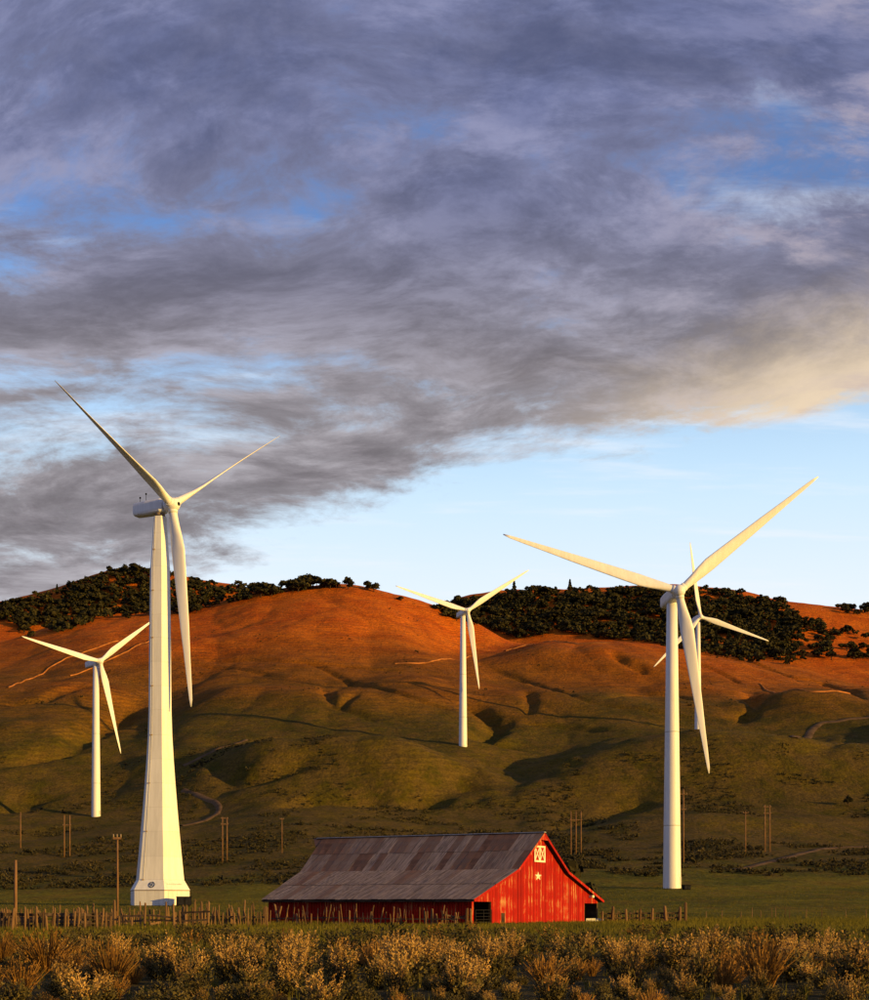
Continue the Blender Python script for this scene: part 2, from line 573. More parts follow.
def ray_hit(px, py, fn):
    ys = np.concatenate([np.arange(20, 400, 2.0), np.arange(400, 3000, 4.0)])
    xs = (px - HX) / F * ys
    zr = (HY - py) / F * ys + CZ
    dz_ = fn(xs, ys) - zr
    i = np.argmax(dz_ >= 0)
    if dz_[i] < 0:
        i = len(ys) - 1
    y0, y1 = ys[max(i - 1, 0)], ys[i]
    for _ in range(12):
        ym = 0.5 * (y0 + y1)
        if fn(np.array([(px - HX) / F * ym]), np.array([ym]))[0] >= (HY - py) / F * ym + CZ:
            y1 = ym
        else:
            y0 = ym
    return ((px - HX) / F * y1, y1)


def smooth_h(X, Y):
    return base_h(X, Y) + detail_h(X, Y) + mounds_h(np.asarray(X, float), np.asarray(Y, float))


def densify(pts, n=6):
    pts = [np.array(p_, float) for p_ in pts]
    out = []
    for i in range(len(pts) - 1):
        p0 = pts[max(i - 1, 0)]; p1 = pts[i]; p2 = pts[i + 1]; p3 = pts[min(i + 2, len(pts) - 1)]
        for j in range(n):
            s_ = j / n
            out.append(0.5 * ((2 * p1) + (-p0 + p2) * s_ + (2 * p0 - 5 * p1 + 4 * p2 - p3) * s_ ** 2 + (-p0 + 3 * p1 - 3 * p2 + p3) * s_ ** 3))
    out.append(pts[-1])
    return np.array(out)


for a_, b_, rx_, ry_, h_ in ((300, 768, 62, 38, 15), (415, 780, 42, 30, 12), (640, 770, 95, 40, 15), (790, 772, 80, 45, 17), (55, 745, 60, 45, 13), (560, 702, 55, 50, 9),
                             (340, 704, 50, 40, 9), (810, 705, 50, 45, 11), (640, 672, 45, 35, 8), (215, 645, 60, 40, 9), (110, 700, 50, 40, 9), (690, 690, 40, 30, 7), (240, 700, 40, 40, 8),
                             (560, 662, 70, 40, 14), (420, 690, 35, 40, 8), (150, 770, 35, 25, 8), (520, 800, 50, 30, 7), (700, 826, 60, 25, 5)):
    hx_, hy_ = ray_hit(a_, b_, base_h)
    MOUNDS.append((hx_, hy_, rx_ * 1.15, ry_ * 1.1, h_ * 0.78))


def groove(pix, width, depth):
    GROOVES.append((densify([ray_hit(a, b, smooth_h) for a, b in pix], 4), width, depth))


groove([(452, 696), (475, 706), (492, 716), (496, 724), (482, 736), (500, 741), (518, 744)], 11, 9)
groove([(528, 690), (530, 702), (526, 714)], 6, 4)
groove([(446, 756), (470, 768), (505, 772), (545, 762), (592, 749)], 24, 6.5)
groove([(405, 806), (432, 790), (452, 776), (480, 768)], 14, 7)
groove([(290, 660), (330, 671), (390, 690), (460, 712)], 5, 3.0)
groove([(480, 664), (530, 682), (580, 697), (640, 708), (700, 720)], 5, 3.0)
groove([(520, 721), (560, 726), (610, 731)], 5, 2.5)
groove([(324, 686), (330, 697), (338, 706), (348, 698), (360, 690)], 5, 3.0)
groove([(338, 706), (358, 712), (376, 721)], 5, 3.0)
groove([(0, 765), (40, 752), (75, 742), (108, 722), (146, 694)], 11, 7)
groove([(0, 706), (40, 700), (62, 690), (90, 684)], 9, 4)
groove([(210, 758), (232, 774), (252, 776), (285, 766), (322, 752)], 10, 6)
groove([(282, 806), (310, 800), (350, 800), (400, 792)], 10, 5)
groove([(748, 690), (757, 702), (748, 712), (742, 722)], 9, 7)
groove([(612, 650), (624, 660), (650, 674)], 7, 5)
groove([(745, 660), (790, 676), (830, 686), (869, 706)], 6, 4)
groove([(690, 660), (720, 672), (740, 684)], 5, 3)
groove([(780, 748), (830, 742), (869, 728)], 10, 3)
groove([(150, 655), (220, 668), (280, 678)], 4, 2.2)
groove([(180, 655), (240, 660), (300, 662), (360, 667), (410, 672)], 5, 3.0)
groove([(600, 700), (650, 694), (700, 700)], 6, 3)
groove([(0, 810), (20, 802), (40, 790)], 16, 7)
groove([(560, 830), (600, 812), (660, 800)], 16, 4)


def H(X, Y):
    X = np.atleast_1d(np.asarray(X, float)); Y = np.atleast_1d(np.asarray(Y, float))
    shp = X.shape
    X = X.ravel(); Y = Y.ravel()
    z = smooth_h(X, Y)
    for pts, wd, dp in GROOVES:
        x0, y0 = pts.min(0) - wd * 3; x1, y1 = pts.max(0) + wd * 3
        sel = np.where((X > x0) & (X < x1) & (Y > y0) & (Y < y1))[0]
        if not len(sel):
            continue
        qx_, qy_ = X[sel], Y[sel]
        best = np.full(len(sel), 1e9)
        along = np.zeros(len(sel))
        n = len(pts) - 1
        for i in range(n):
            a, b = pts[i], pts[i + 1]
            d = b - a
            L2 = max(d @ d, 1e-6)
            tt = np.clip(((qx_ - a[0]) * d[0] + (qy_ - a[1]) * d[1]) / L2, 0, 1)
            dd = np.hypot(qx_ - a[0] - tt * d[0], qy_ - a[1] - tt * d[1])
            m_ = dd < best
            best[m_] = dd[m_]
            along[m_] = (i + tt[m_]) / n
        best = best * (1 + 0.5 * pnoise(qx_ / 15, qy_ / 15))
        taper = np.clip(np.minimum(along, 1 - along) * 6, 0.25, 1)
        z[sel] -= dp * taper * np.exp(-(best / wd) ** 2 * 1.6)
    return z.reshape(shp)


def Hs(x, y):
    return float(H([x], [y])[0])


def spot(px, py):
    x, y = ray_hit(px, py, lambda X, Y: H(X, Y))
    return Vector((x, y, Hs(x, y)))


def spots(pix):
    """ground points seen at many picture positions at once"""
    pix = np.array(pix, float)
    ys_ = np.concatenate([np.arange(420, 1200, 10.0), np.arange(1200, 2600, 12.0)])
    Yg = np.repeat(ys_[None], len(pix), 0)
    Xg = (pix[:, 0:1] - HX) / F * Yg
    d = H(Xg, Yg) - ((HY - pix[:, 1:2]) / F * Yg + CZ)
    i = np.argmax(d >= 0, axis=1)
    i[d[np.arange(len(pix)), i] < 0] = len(ys_) - 40
    i = np.maximum(i, 1)
    k_ = np.arange(len(pix))
    d0, d1 = d[k_, i - 1], d[k_, i]
    t_ = np.clip(np.where(np.abs(d1 - d0) > 1e-6, -d0 / (d1 - d0 + 1e-9), 1), 0, 1)
    Y_ = ys_[i - 1] + (ys_[i] - ys_[i - 1]) * t_
    X_ = (pix[:, 0] - HX) / F * Y_
    return np.column_stack([X_, Y_, H(X_, Y_)])


def at_col(px, Y):
    x = (px - HX) / F * Y
    return Vector((x, Y, Hs(x, Y)))


def fan_sheet(name, ys, us, mat):
    ys = np.asarray(ys); us = np.asarray(us)
    YY, UU = np.meshgrid(ys, us, indexing='ij')
    XX = UU * (30 + np.maximum(YY, 0))
    ZZ = H(XX, YY)
    V = np.stack([XX, YY, ZZ], -1).reshape(-1, 3)
    n, mcol = len(ys), len(us)
    idx = np.arange(n * mcol).reshape(n, mcol)
    quads = np.stack([idx[:-1, :-1], idx[:-1, 1:], idx[1:, 1:], idx[1:, :-1]], -1).reshape(-1, 4)
    return link(name, np_mesh(name, V, quads, [mat], smooth=True))


ys = np.concatenate([[-300, -120, -60, -20, 0], np.arange(5, 130, 1.6), np.arange(130, 420, 5.0), np.arange(420, 1080, 2.8), np.arange(1080, 2140, 4.2), np.geomspace(2140, 5990, 40)])
us = np.concatenate([np.linspace(-6, -0.8, 26)[:-1], np.linspace(-0.8, -0.33, 60)[:-1], np.linspace(-0.33, 0.33, 440), np.linspace(0.33, 0.8, 60)[1:], np.linspace(0.8, 6, 26)[1:]])
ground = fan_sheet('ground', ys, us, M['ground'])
tag(ground, 'rolling grassland, green on the flat and dry orange on the hills', 'ground', kind='structure')

# @@PART2
M['white'] = simple('white_turbine_paint', (0.80, 0.79, 0.76), 0.45, 0.05, 1.2, spec=0.4, stretch=(1, 1, 0.06))
M['clad'] = simple('white_tower_cladding', (0.80, 0.79, 0.74), 0.6, 0.06, 1.2, spec=0.3, objvar=0.05, stretch=(1, 1, 0.08))
M['seam'] = simple('dark_seam', (0.30, 0.22, 0.15), 0.8, 0.1, 2.0)
M['black'] = simple('black_metal', (0.010, 0.010, 0.012), 0.9, 0.2, 2.0, spec=0.05)
M['dgrey'] = simple('dark_grey_metal', (0.018, 0.018, 0.024), 0.9, 0.2, 2.0, spec=0.05)
M['blue'] = simple('navy_emblem_paint', (0.02, 0.035, 0.10), 0.5, 0.05, 2.0)
M['faint'] = simple('faded_grey_lettering', (0.52, 0.50, 0.45), 0.6, 0.05, 2.0)
M['post'] = simple('weathered_post_wood', (0.17, 0.10, 0.05), 0.95, 0.35, 5.0, bmp=0.3, stretch=(4, 4, 0.6), spec=0.1, objvar=0.35)
M['plank'] = simple('weathered_plank_wood', (0.10, 0.068, 0.042), 0.95, 0.35, 3.0, bmp=0.3, spec=0.1, objvar=0.4)
M['pole'] = simple('utility_pole_wood', (0.22, 0.12, 0.06), 0.9, 0.25, 1.5, stretch=(4, 4, 0.4), spec=0.1)
M['cream'] = simple('cream_barn_paint', (0.78, 0.72, 0.55), 0.7, 0.12, 2.0)
M['inside'] = simple('dark_barn_timber', (0.05, 0.035, 0.025), 0.95, 0.3, 1.0, spec=0.1)
M['galv'] = simple('galvanised_steel', (0.42, 0.42, 0.43), 0.5, 0.15, 3.0)

# red barn boards with paint flaked off in vertical streaks
m, t, p = new_mat('flaking_red_barn_paint')
geo = t.n('ShaderNodeNewGeometry')
tcn = t.n('ShaderNodeTexCoord')
oi = t.n('ShaderNodeObjectInfo')
v = t.mapping(tcn.outputs['Object'], scale=(7.0, 7.0, 0.8))
v = t.vmath('ADD', v, t.vmath('SCALE', oi.outputs['Location']))
v.node.inputs[1].links[0].from_node.inputs['Scale'].default_value = 0.35
n1 = t.noise(v, 1.0, 7, 0.68)
n2 = t.noise(tcn.outputs['Object'], 0.23, 3, 0.5)
oc = t.math('MULTIPLY', oi.outputs['Random'], 0.20)
fl = t.math('ADD', t.math('MULTIPLY_ADD', n2, 0.42, n1), oc)
flake = t.ramp(fl, 0.88, 0.98)
red = t.mix(t.ramp(n1, 0.3, 0.65), (0.29, 0.009, 0.003), (0.44, 0.014, 0.004))
k = t.ramp(oi.outputs['Random'], 0, 1, 0.72, 1.12, smooth=False)
red = t.vmath('SCALE', red)
t.link(k, red.node.inputs['Scale'])
wood = t.mix(t.ramp(n1, 0.4, 0.7), (0.36, 0.17, 0.07), (0.58, 0.36, 0.14))
t.put(p.inputs['Base Color'], t.mix(t.math('MULTIPLY', flake, 0.85), red, wood))
p.inputs['Roughness'].default_value = 0.85
p.inputs['Specular IOR Level'].default_value = 0.15
bump(t, p, n1, 0.3, 0.02)
M['red'] = m

# old corrugated roof sheets; the object colour says how rusty a sheet is
m, t, p = new_mat('weathered_corrugated_iron')
tcn = t.n('ShaderNodeTexCoord')
oi = t.n('ShaderNodeObjectInfo')
v = t.vmath('ADD', t.mapping(tcn.outputs['Object'], scale=(0.35, 7.0, 0.35)), oi.outputs['Location'])
n1 = t.noise(v, 1.0, 7, 0.7)
n2 = t.noise(tcn.outputs['Object'], 0.8, 5, 0.6)
s1 = t.n('ShaderNodeSeparateColor')
t.link(oi.outputs['Color'], s1.inputs[0])
rust = t.math('ADD', s1.outputs[0], t.math('MULTIPLY_ADD', n1, 1.1, -0.55))
rust = t.math('ADD', rust, t.math('MULTIPLY_ADD', n2, 0.5, -0.25))
grey = t.mix(t.ramp(n1, 0.36, 0.64), (0.085, 0.060, 0.049), (0.29, 0.225, 0.19))
rst = t.mix(t.ramp(n2, 0.3, 0.7), (0.072, 0.036, 0.022), (0.17, 0.088, 0.054))
t.put(p.inputs['Base Color'], t.mix(t.ramp(rust, 0.3, 0.8), grey, rst))
p.inputs['Roughness'].default_value = 0.75
p.inputs['Metallic'].default_value = 0.0
p.inputs['Specular IOR Level'].default_value = 0.25
M['roof'] = m

M['oak'] = leafy('dark_oak_foliage', (0.010, 0.012, 0.004), (0.046, 0.038, 0.011), 0.12)
M['conifer'] = leafy('dark_conifer_foliage', (0.016, 0.020, 0.008), (0.050, 0.050, 0.018), 0.12)
M['bark'] = simple('bark', (0.07, 0.05, 0.035), 0.95, 0.3, 2.0, spec=0.1)
M['sage'] = leafy('sagebrush_foliage', (0.032, 0.032, 0.011), (0.15, 0.115, 0.040), 1.2, objvar=0.35, translucent=0.12)
M['plume'] = leafy('sagebrush_flower_stalks', (0.22, 0.125, 0.032), (0.52, 0.32, 0.10), 1.2, objvar=0.25, translucent=0.15)
M['rabbit'] = leafy('dry_bunchgrass', (0.10, 0.055, 0.014), (0.36, 0.18, 0.04), 1.5, objvar=0.3, translucent=0.2)
M['grass'] = leafy('field_grass', (0.060, 0.064, 0.008), (0.20, 0.165, 0.022), 0.12, objvar=0.0, translucent=0.2)
M['scrub'] = leafy('hillside_scrub', (0.022, 0.022, 0.009), (0.075, 0.058, 0.022), 0.08, objvar=0.0)


# ------------------------------------------------------------------ tracks and cut banks draped on the hills
def strip(name, pix, width, mat, lift, label):
    P2 = densify([ray_hit(a, b, lambda X, Y: H(X, Y)) for a, b in pix], 14)
    d = np.gradient(P2, axis=0)
    d /= np.linalg.norm(d, axis=1)[:, None]
    nrm = np.stack([-d[:, 1], d[:, 0]], 1)
    V = []
    K = 5
    wob = 1 + 0.35 * pnoise(P2[:, 0] / 9 + 2, P2[:, 1] / 9)
    for j in range(K):
        o_ = (j / (K - 1) - 0.5) * width
        xy = P2 + nrm * (o_ * wob)[:, None]
        V.append(np.column_stack([xy, H(xy[:, 0], xy[:, 1]) + (lift if 0 < j < K - 1 else -0.25)]))
    V = np.stack(V, 1)
    n = len(P2)
    idx = np.arange(n * K).reshape(n, K)
    quads = np.stack([idx[:-1, :-1], idx[:-1, 1:], idx[1:, 1:], idx[1:, :-1]], -1).reshape(-1, 4)
    o = link(name, np_mesh(name, V.reshape(-1, 3), quads, [mat], True))
    return tag(o, label, 'track', kind='structure')


strip('track', [(183, 766), (196, 760), (212, 752), (232, 745), (246, 740)], 4.0, M['track'], 0.5, 'dirt track climbing the hill foot behind the near turbine')
strip('track', [(183, 790), (200, 796), (216, 803), (218, 812), (204, 821), (180, 826)], 4.0, M['track'], 0.5, 'dirt track bending round the green bench')
strip('track', [(735, 870), (770, 862), (800, 854), (835, 848), (900, 843)], 4.5, M['track'], 0.3, 'pale dirt track crossing the slope at the right edge')
strip('track', [(794, 738), (812, 730), (840, 721), (872, 716)], 6.5, M['track'], 0.6, 'pale track up the right hand valley')
strip('track', [(8, 688), (24, 681), (45, 672), (62, 661), (85, 652), (118, 641)], 1.5, M['cut'], 0.8, 'orange cut line climbing the left hill')
strip('track', [(70, 676), (100, 664), (130, 650), (150, 640)], 1.3, M['cut'], 0.8, 'second orange cut line on the left hill')
strip('track', [(505, 651), (530, 645), (570, 643), (610, 643)], 2.6, M['cut'], 0.8, 'broken orange bank along the middle ridge')
strip('track', [(470, 656), (430, 662), (395, 664)], 1.6, M['cut'], 0.8, 'orange bank across the saddle')
strip('track', [(760, 684), (800, 690), (850, 694)], 1.8, M['cut'], 0.8, 'orange bank at the right edge')


# ------------------------------------------------------------------ wind turbines
def blade_mesh(ax, bdir, length, name, slim=1.0, pitch=0.0):
    """blade along bdir from the hub centre; ax = rotor axis"""
    ax = Vector(ax).normalized(); bdir = Vector(bdir).normalized()
    tang = ax.cross(bdir).normalized()
    st = [(0.02, 1.05, 1.05, 0), (0.05, 1.05, 1.0, 0.1), (0.10, 1.35, 0.85, 0.4), (0.16, 1.75, 0.62, 0.9), (0.22, 1.98, 0.48, 1), (0.32, 1.75, 0.36, 1),
          (0.45, 1.45, 0.27, 1), (0.60, 1.13, 0.20, 1), (0.75, 0.85, 0.14, 1), (0.88, 0.60, 0.09, 1), (0.96, 0.40, 0.06, 1), (0.995, 0.16, 0.03, 1)]
    n = 14
    V = []
    for (s, c, th, af) in st:
        c = 1.05 + (c - 1.05) * slim if c > 1.05 else c * (1 - (1 - slim) * 0.45 * af)
        tw = R(26) * (1 - s) ** 2 + R(3) + R(pitch)
        cd = tang * math.cos(tw) + ax * math.sin(tw)
        td = ax * math.cos(tw) - tang * math.sin(tw)
        cen = bdir * (s * length) + cd * (c - 1.05) * 0.45 * af
        for k in range(n):
            a = 2 * PI * k / n
            u_ = math.cos(a); v_ = math.sin(a)
            if af > 0:
                v_ *= (1 - af * 0.45 * (0.5 - 0.5 * u_) * 1.2)
            V.append(cen + cd * (u_ * c) + td * (v_ * th))
    F_ = []
    for i in range(len(st) - 1):
        for k in range(n):
            F_.append((i * n + k, i * n + (k + 1) % n, (i + 1) * n + (k + 1) % n, (i + 1) * n + k))
    mb = MB()
    mb.add(V, F_, True)
    mb.add([], [])
    b = len(V)
    mb.f.append(tuple(range(b - n, b))); mb.s.append(False)
    mb.f.append(tuple(range(n))[::-1]); mb.s.append(False)
    return mb.mesh(name, M['white'])


def rotor_and_nacelle(root, top, theta, away, tilt, cone, over, rad, azs, nac_len=8.5, big=False):
    th = R(theta)
    a = Vector((math.sin(th), math.cos(th) * (1 if away else -1), 0))
    ti = R(tilt)
    ax = a * math.cos(ti) + Vector((0, 0, math.sin(ti)))
    up = -a * math.sin(ti) + Vector((0, 0, math.cos(ti)))
    side = ax.cross(up)
    if side.x < 0:
        side = -side
    hubc = Vector((0, 0, top + 1.9)) + ax * over
    # nacelle: rounded box lofted along the axis
    sec = [(-nac_len + 1.2, 1.15, 1.1, -0.1), (-nac_len + 1.6, 1.65, 1.6, 0.0), (-nac_len * 0.4, 1.8, 1.75, 0.05), (over - 2.9, 1.75, 1.7, 0.05), (over - 2.2, 1.45, 1.45, 0.0)]
    V, Fc = [], []
    n = 16
    s_ = ax.cross(Vector((0, 0, 1))).normalized()
    u_ = s_.cross(ax)
    for (d, wv, hv, off) in sec:
        for k in range(n):
            an = 2 * PI * (k + 0.5) / n
            cx = math.copysign(abs(math.cos(an)) ** 0.42, math.cos(an)); cy = math.copysign(abs(math.sin(an)) ** 0.42, math.sin(an))
            V.append(Vector((0, 0, top + 1.9)) + ax * d + s_ * cx * wv + u_ * (cy * hv + off))
    for i in range(len(sec) - 1):
        for k in range(n):
            Fc.append((i * n + k, i * n + (k + 1) % n, (i + 1) * n + (k + 1) % n, (i + 1) * n + k))
    mb = MB(); mb.add(V, Fc, False)
    mb.f += [tuple(range(n))[::-1], tuple(range(len(V) - n, len(V)))]; mb.s += [False, False]
    nac = mb.build('nacelle', M['white'], root)
    if big:
        for dd, hh in ((-nac_len + 2.6, 1.5), (-nac_len + 4.4, 2.2)):
            b0 = Vector((0, 0, top + 1.9)) + ax * dd + u_ * 1.5
            q_ = MB(); q_.tube([b0, b0 + Vector((0, 0, hh))], [0.07, 0.05], 6)
            q_.tube([b0 + Vector((0, 0, hh - 0.1)), b0 + Vector((0, 0, hh + 0.25))], [0.22, 0.22], 6)
            q_.build('wind_sensor', M['black'], nac)
    MB().tube([(0, 0, top - 0.3), (0, 0, top + 0.45)], [1.25, 1.25], 16).build('yaw_ring', M['seam'] if big else M['white'], root)
    hb = MB()
    hb.tube([hubc - ax * 2.0, hubc - ax * 1.5, hubc - ax * 0.3, hubc + ax * 0.9, hubc + ax * 1.6, hubc + ax * 1.95], [1.25, 1.55, 1.75, 1.6, 1.05, 0.3], 18)
    hub = hb.build('hub', M['white'], root)
    if big:
        MB().tube([hubc + ax * 1.75, hubc + ax * 2.02], [0.5, 0.45], 12).build('nose_hatch', M['black'], hub)
    for az in azs:
        d = up * math.cos(R(az)) + side * math.sin(R(az))
        d = (d * math.cos(R(cone)) + ax * math.sin(R(cone))).normalized()
        bl = link('blade', blade_mesh(ax, d, rad, 'blade', 0.8 if big else 0.85, 62 if big else 0), root, hubc)
        MB().tube([d * 0.9, d * 2.1], [1.16, 1.16], 16).build('blade_collar', M['white'], bl)


def round_tower(root, h, rb, rt, joints):
    tw = MB().tube([(0, 0, -3), (0, 0, 0.5), (0, 0, h * 0.35), (0, 0, h * 0.7), (0, 0, h)], [rb, rb, rb - (rb - rt) * 0.3, rb - (rb - rt) * 0.68, rt], 32).build('tower', M['white'], root)
    for s in joints:
        r_ = rb - (rb - rt) * s
        MB().tube([(0, 0, h * s - 0.12), (0, 0, h * s + 0.12)], [r_ + 0.05, r_ + 0.05], 32).build('flange_ring', M['faint'], tw)
    MB().prism([(-0.55, -rb - 0.04, 0.9), (0.55, -rb - 0.04, 0.9), (0.55, -rb - 0.04, 3.1), (-0.55, -rb - 0.04, 3.1)], (0, 0, 0), (0, 0.5, 0)).build('door', M['faint'], tw).rotation_euler = (0, 0, R(70))


def turbine(key, hub_row, label, theta, away, tilt, cone, over, rad, azs, rb=2.2, rt=1.3):
    col, Y = TURB[key]
    base = at_col(col, Y)
    root = empty('wind_turbine', base)
    tag(root, label, 'wind turbine', 'wind turbines')
    hub_z = (HY - hub_row) / F * Y + CZ
    top = hub_z - base.z - 1.9 - over * math.sin(R(tilt))
    round_tower(root, top, rb, rt, (0.22, 0.55))
    rotor_and_nacelle(root, top, theta, away, tilt, cone, over, rad, azs)
    return root


turbine('near_right', 597, 'tall white wind turbine on a round tower standing right of the barn', 5, False, 1, 1, 7.6, 50, (50, -74, 170.5), 2.45, 1.45)
turbine('far_left', 662, 'white wind turbine at the left, behind the faceted tower', 52, False, 6, 0, 3.2, 49, (-83, 54, 168), 2.35, 1.45)
turbine('mid', 613, 'white wind turbine on the hillside in the middle, above the barn roof', 20, False, 1, 3, 7.6, 48, (-77, 55, 172), 2.5, 1.5)
turbine('far_right', 618, 'smallest white wind turbine, half hidden behind the blades of the right one', 13, False, 3, 3, 4.2, 50, (-9, 107, -136), 2.3, 1.4)

# near left turbine: faceted, clad lattice tower that flares at the foot
col, Y = TURB['near_left']
base = at_col(col, Y)
base.z -= 0.3
root = empty('wind_turbine', base)
tag(root, 'largest white wind turbine with a six sided tower flaring to a boxy base', 'wind turbine', 'wind turbines')
mpp = Y / F


def zrow(r_):
    return (HY - r_) * mpp + CZ - base.z


prof = [(905.5, 7.65), (890.5, 7.65), (880, 6.25), (857, 5.65), (832, 5.05), (808, 4.5), (784, 4.0), (760, 3.55), (736, 3.18), (711, 2.98), (687, 2.92), (663, 2.86), (639, 2.8), (616, 2.74), (592, 2.66), (568, 2.56), (551, 2.2), (534, 1.95), (517, 1.65)]
PHI = 18.0
hexv = [R(PHI + 60 * i) for i in range(6)]


def hv(i, r_, z, s=None):
    a = hexv[i % 6]
    return Vector((math.sin(a) * r_, -math.cos(a) * r_, z))


core = MB()
nl = len(prof)
core.add([hv(i, r_ - 0.06, zrow(rw)) for rw, r_ in prof for i in range(6)],
         [(j * 6 + i, j * 6 + (i + 1) % 6, (j + 1) * 6 + (i + 1) % 6, (j + 1) * 6 + i) for j in range(nl - 1) for i in range(6)])
core.f.append(tuple(range((nl - 1) * 6, nl * 6))); core.s.append(False)
tower = core.build('tower', M['seam'], root)


def panel(name, i, s0, s1, r0, z0, r1, z1, gap, th=0.07):
    def e(s, r_, z):
        return hv(i, r_, z) * (1 - s) + hv(i + 1, r_, z) * s
    L0 = (hv(i, r0, 0) - hv(i + 1, r0, 0)).length
    gs = gap / max(L0, 0.1)
    a0, a1 = s0 + gs, s1 - gs
    zg = gap * (z1 - z0) / math.hypot(z1 - z0, r1 - r0)
    pts = [e(a0, r0, z0 + zg), e(a1, r0, z0 + zg), e(a1, r1, z1 - zg), e(a0, r1, z1 - zg)]
    nrm = (pts[1] - pts[0]).cross(pts[3] - pts[0]).normalized()
    out = (pts[0] + pts[2]) * 0.5
    if nrm.x * out.x + nrm.y * out.y < 0:
        nrm = -nrm
    pts = [p_ + nrm * 0.0 for p_ in pts]
    return MB().prism(pts, (0, 0, 0), tuple(-nrm * th)).build(name, M['clad'], tower)


for j in range(2, nl - 1):
    for i in range(6):
        panel('cladding_panel', i, 0, 1, prof[j][1], zrow(prof[j][0]), prof[j + 1][1], zrow(prof[j + 1][0]), 0.012)
for i in range(6):
    panel('skirt_panel', i, 0, 1, prof[1][1] + 0.12, zrow(890.2), prof[2][1], zrow(880), 0.02)
    for k_ in range(6):
        panel('base_panel', i, k_ / 6, (k_ + 1) / 6, prof[0][1], zrow(905.5), prof[1][1], zrow(891), 0.02)
# cable run up the left facet with junction boxes
for j in range(2, nl - 1):
    def on_face(s, jj, off):
        q_ = hv(5, prof[jj][1], zrow(prof[jj][0])) * (1 - s) + hv(6, prof[jj][1], zrow(prof[jj][0])) * s
        nn = Vector((math.sin(R(PHI - 30)), -math.cos(R(PHI - 30)), 0))
        return q_ + nn * off
    MB().bar(on_face(0.16, j, 0.03), on_face(0.16, j + 1, 0.03), 0.10, 0.06).build('cable_duct', M['faint'], tower)
    if j % 2 == 0:
        c_ = on_face(0.16, j, 0.06)
        MB().box(c_.x - 0.25, c_.x + 0.25, c_.y - 0.1, c_.y + 0.1, c_.z - 0.15, c_.z + 0.15).build('junction_box', M['seam'], tower)


# round emblem on the left skirt panel and the faded lettering on the right one
def face_frame(i, zr0, r0, zr1, r1, s, v):
    A = hv(i, r0, zr0) * (1 - s) + hv(i + 1, r0, zr0) * s
    B = hv(i, r1, zr1) * (1 - s) + hv(i + 1, r1, zr1) * s
    o_ = A * (1 - v) + B * v
    ex = (hv(i + 1, r0, 0) - hv(i, r0, 0)).normalized()
    ey = (B - A).normalized()
    ez = ex.cross(ey).normalized()
    return Matrix(((ex.x, ey.x, ez.x, o_.x), (ex.y, ey.y, ez.y, o_.y), (ex.z, ey.z, ez.z, o_.z), (0, 0, 0, 1)))


z0_, z1_ = zrow(890.2), zrow(880)
r0_, r1_ = prof[1][1] + 0.12, prof[2][1]
fm = face_frame(5, z0_, r0_, z1_, r1_, 0.55, 0.5)
N_ = 28
em = MB()
ro, ri = 0.82, 0.64
for k_ in range(N_):
    a0, a1 = 2 * PI * k_ / N_, 2 * PI * (k_ + 1) / N_
    q4 = [(math.cos(a0) * ri, math.sin(a0) * ri), (math.cos(a0) * ro, math.sin(a0) * ro), (math.cos(a1) * ro, math.sin(a1) * ro), (math.cos(a1) * ri, math.sin(a1) * ri)]
    em.prism([(x_, y_, 0.03) for x_, y_ in q4], (0, 0, 0), (0, 0, 0.03))
for k_ in range(4):                                   # four comma-like swirls inside the ring
    a0 = PI / 4 + k_ * PI / 2
    pts = []
    for s_ in range(7):
        f_ = s_ / 6
        aa = a0 + f_ * 0.95
        pts.append((math.cos(aa) * (0.62 - 0.10 * f_), math.sin(aa) * (0.62 - 0.10 * f_)))
    for s_ in range(6):
        w_ = 0.11 * (1 - s_ / 7)
        (xa, ya), (xb, yb) = pts[s_], pts[s_ + 1]
        em.prism([(xa * (1 - w_), ya * (1 - w_), 0.03), (xa, ya, 0.03), (xb, yb, 0.03), (xb * (1 - w_), yb * (1 - w_), 0.03)], (0, 0, 0), (0, 0, 0.03))


def script_stroke(mb, pts, wd):
    pts = densify(pts, 5)
    for i in range(len(pts) - 1):
        a, b = pts[i], pts[i + 1]
        mb.bar((a[0], a[1], 0.045), (b[0], b[1], 0.045), wd, 0.03)


script_stroke(em, [(-0.05, 0.30), (-0.16, 0.40), (-0.33, 0.28), (-0.38, 0.02), (-0.24, -0.10), (-0.10, 0.02), (-0.14, 0.12), (-0.06, 0.10), (-0.04, -0.20), (-0.16, -0.38), (-0.30, -0.30)], 0.085)
script_stroke(em, [(0.34, 0.30), (0.22, 0.42), (0.10, 0.30), (0.14, 0.10), (0.28, 0.06), (0.12, 0.02), (0.06, -0.18), (0.18, -0.34), (0.36, -0.22)], 0.085)
eo = em.build('round_emblem', M['blue'], tower)
eo.matrix_local = fm
fm2 = face_frame(0, z0_, r0_, z1_, r1_, 0.45, 0.56)
lt = MB()
rl = random.Random(5)
xx = -2.2
while xx < 2.2:
    wd = rl.uniform(0.14, 0.24)
    lt.box(xx, xx + 0.05, -0.14, 0.16 + rl.choice([0, 0, 0.1]), 0.02, 0.035)
    lt.box(xx + 0.05, xx + wd, rl.choice([-0.14, 0.10]), rl.choice([-0.09, 0.15]) + 0.01, 0.02, 0.035)
    xx += wd + 0.09
lo = lt.build('faded_lettering', M['faint'], tower)
lo.matrix_local = fm2
rotor_and_nacelle(root, zrow(507) - 1.9, 63, False, 1, 6, 3.7, 50, (-73, 56, 180), nac_len=8.6, big=True)


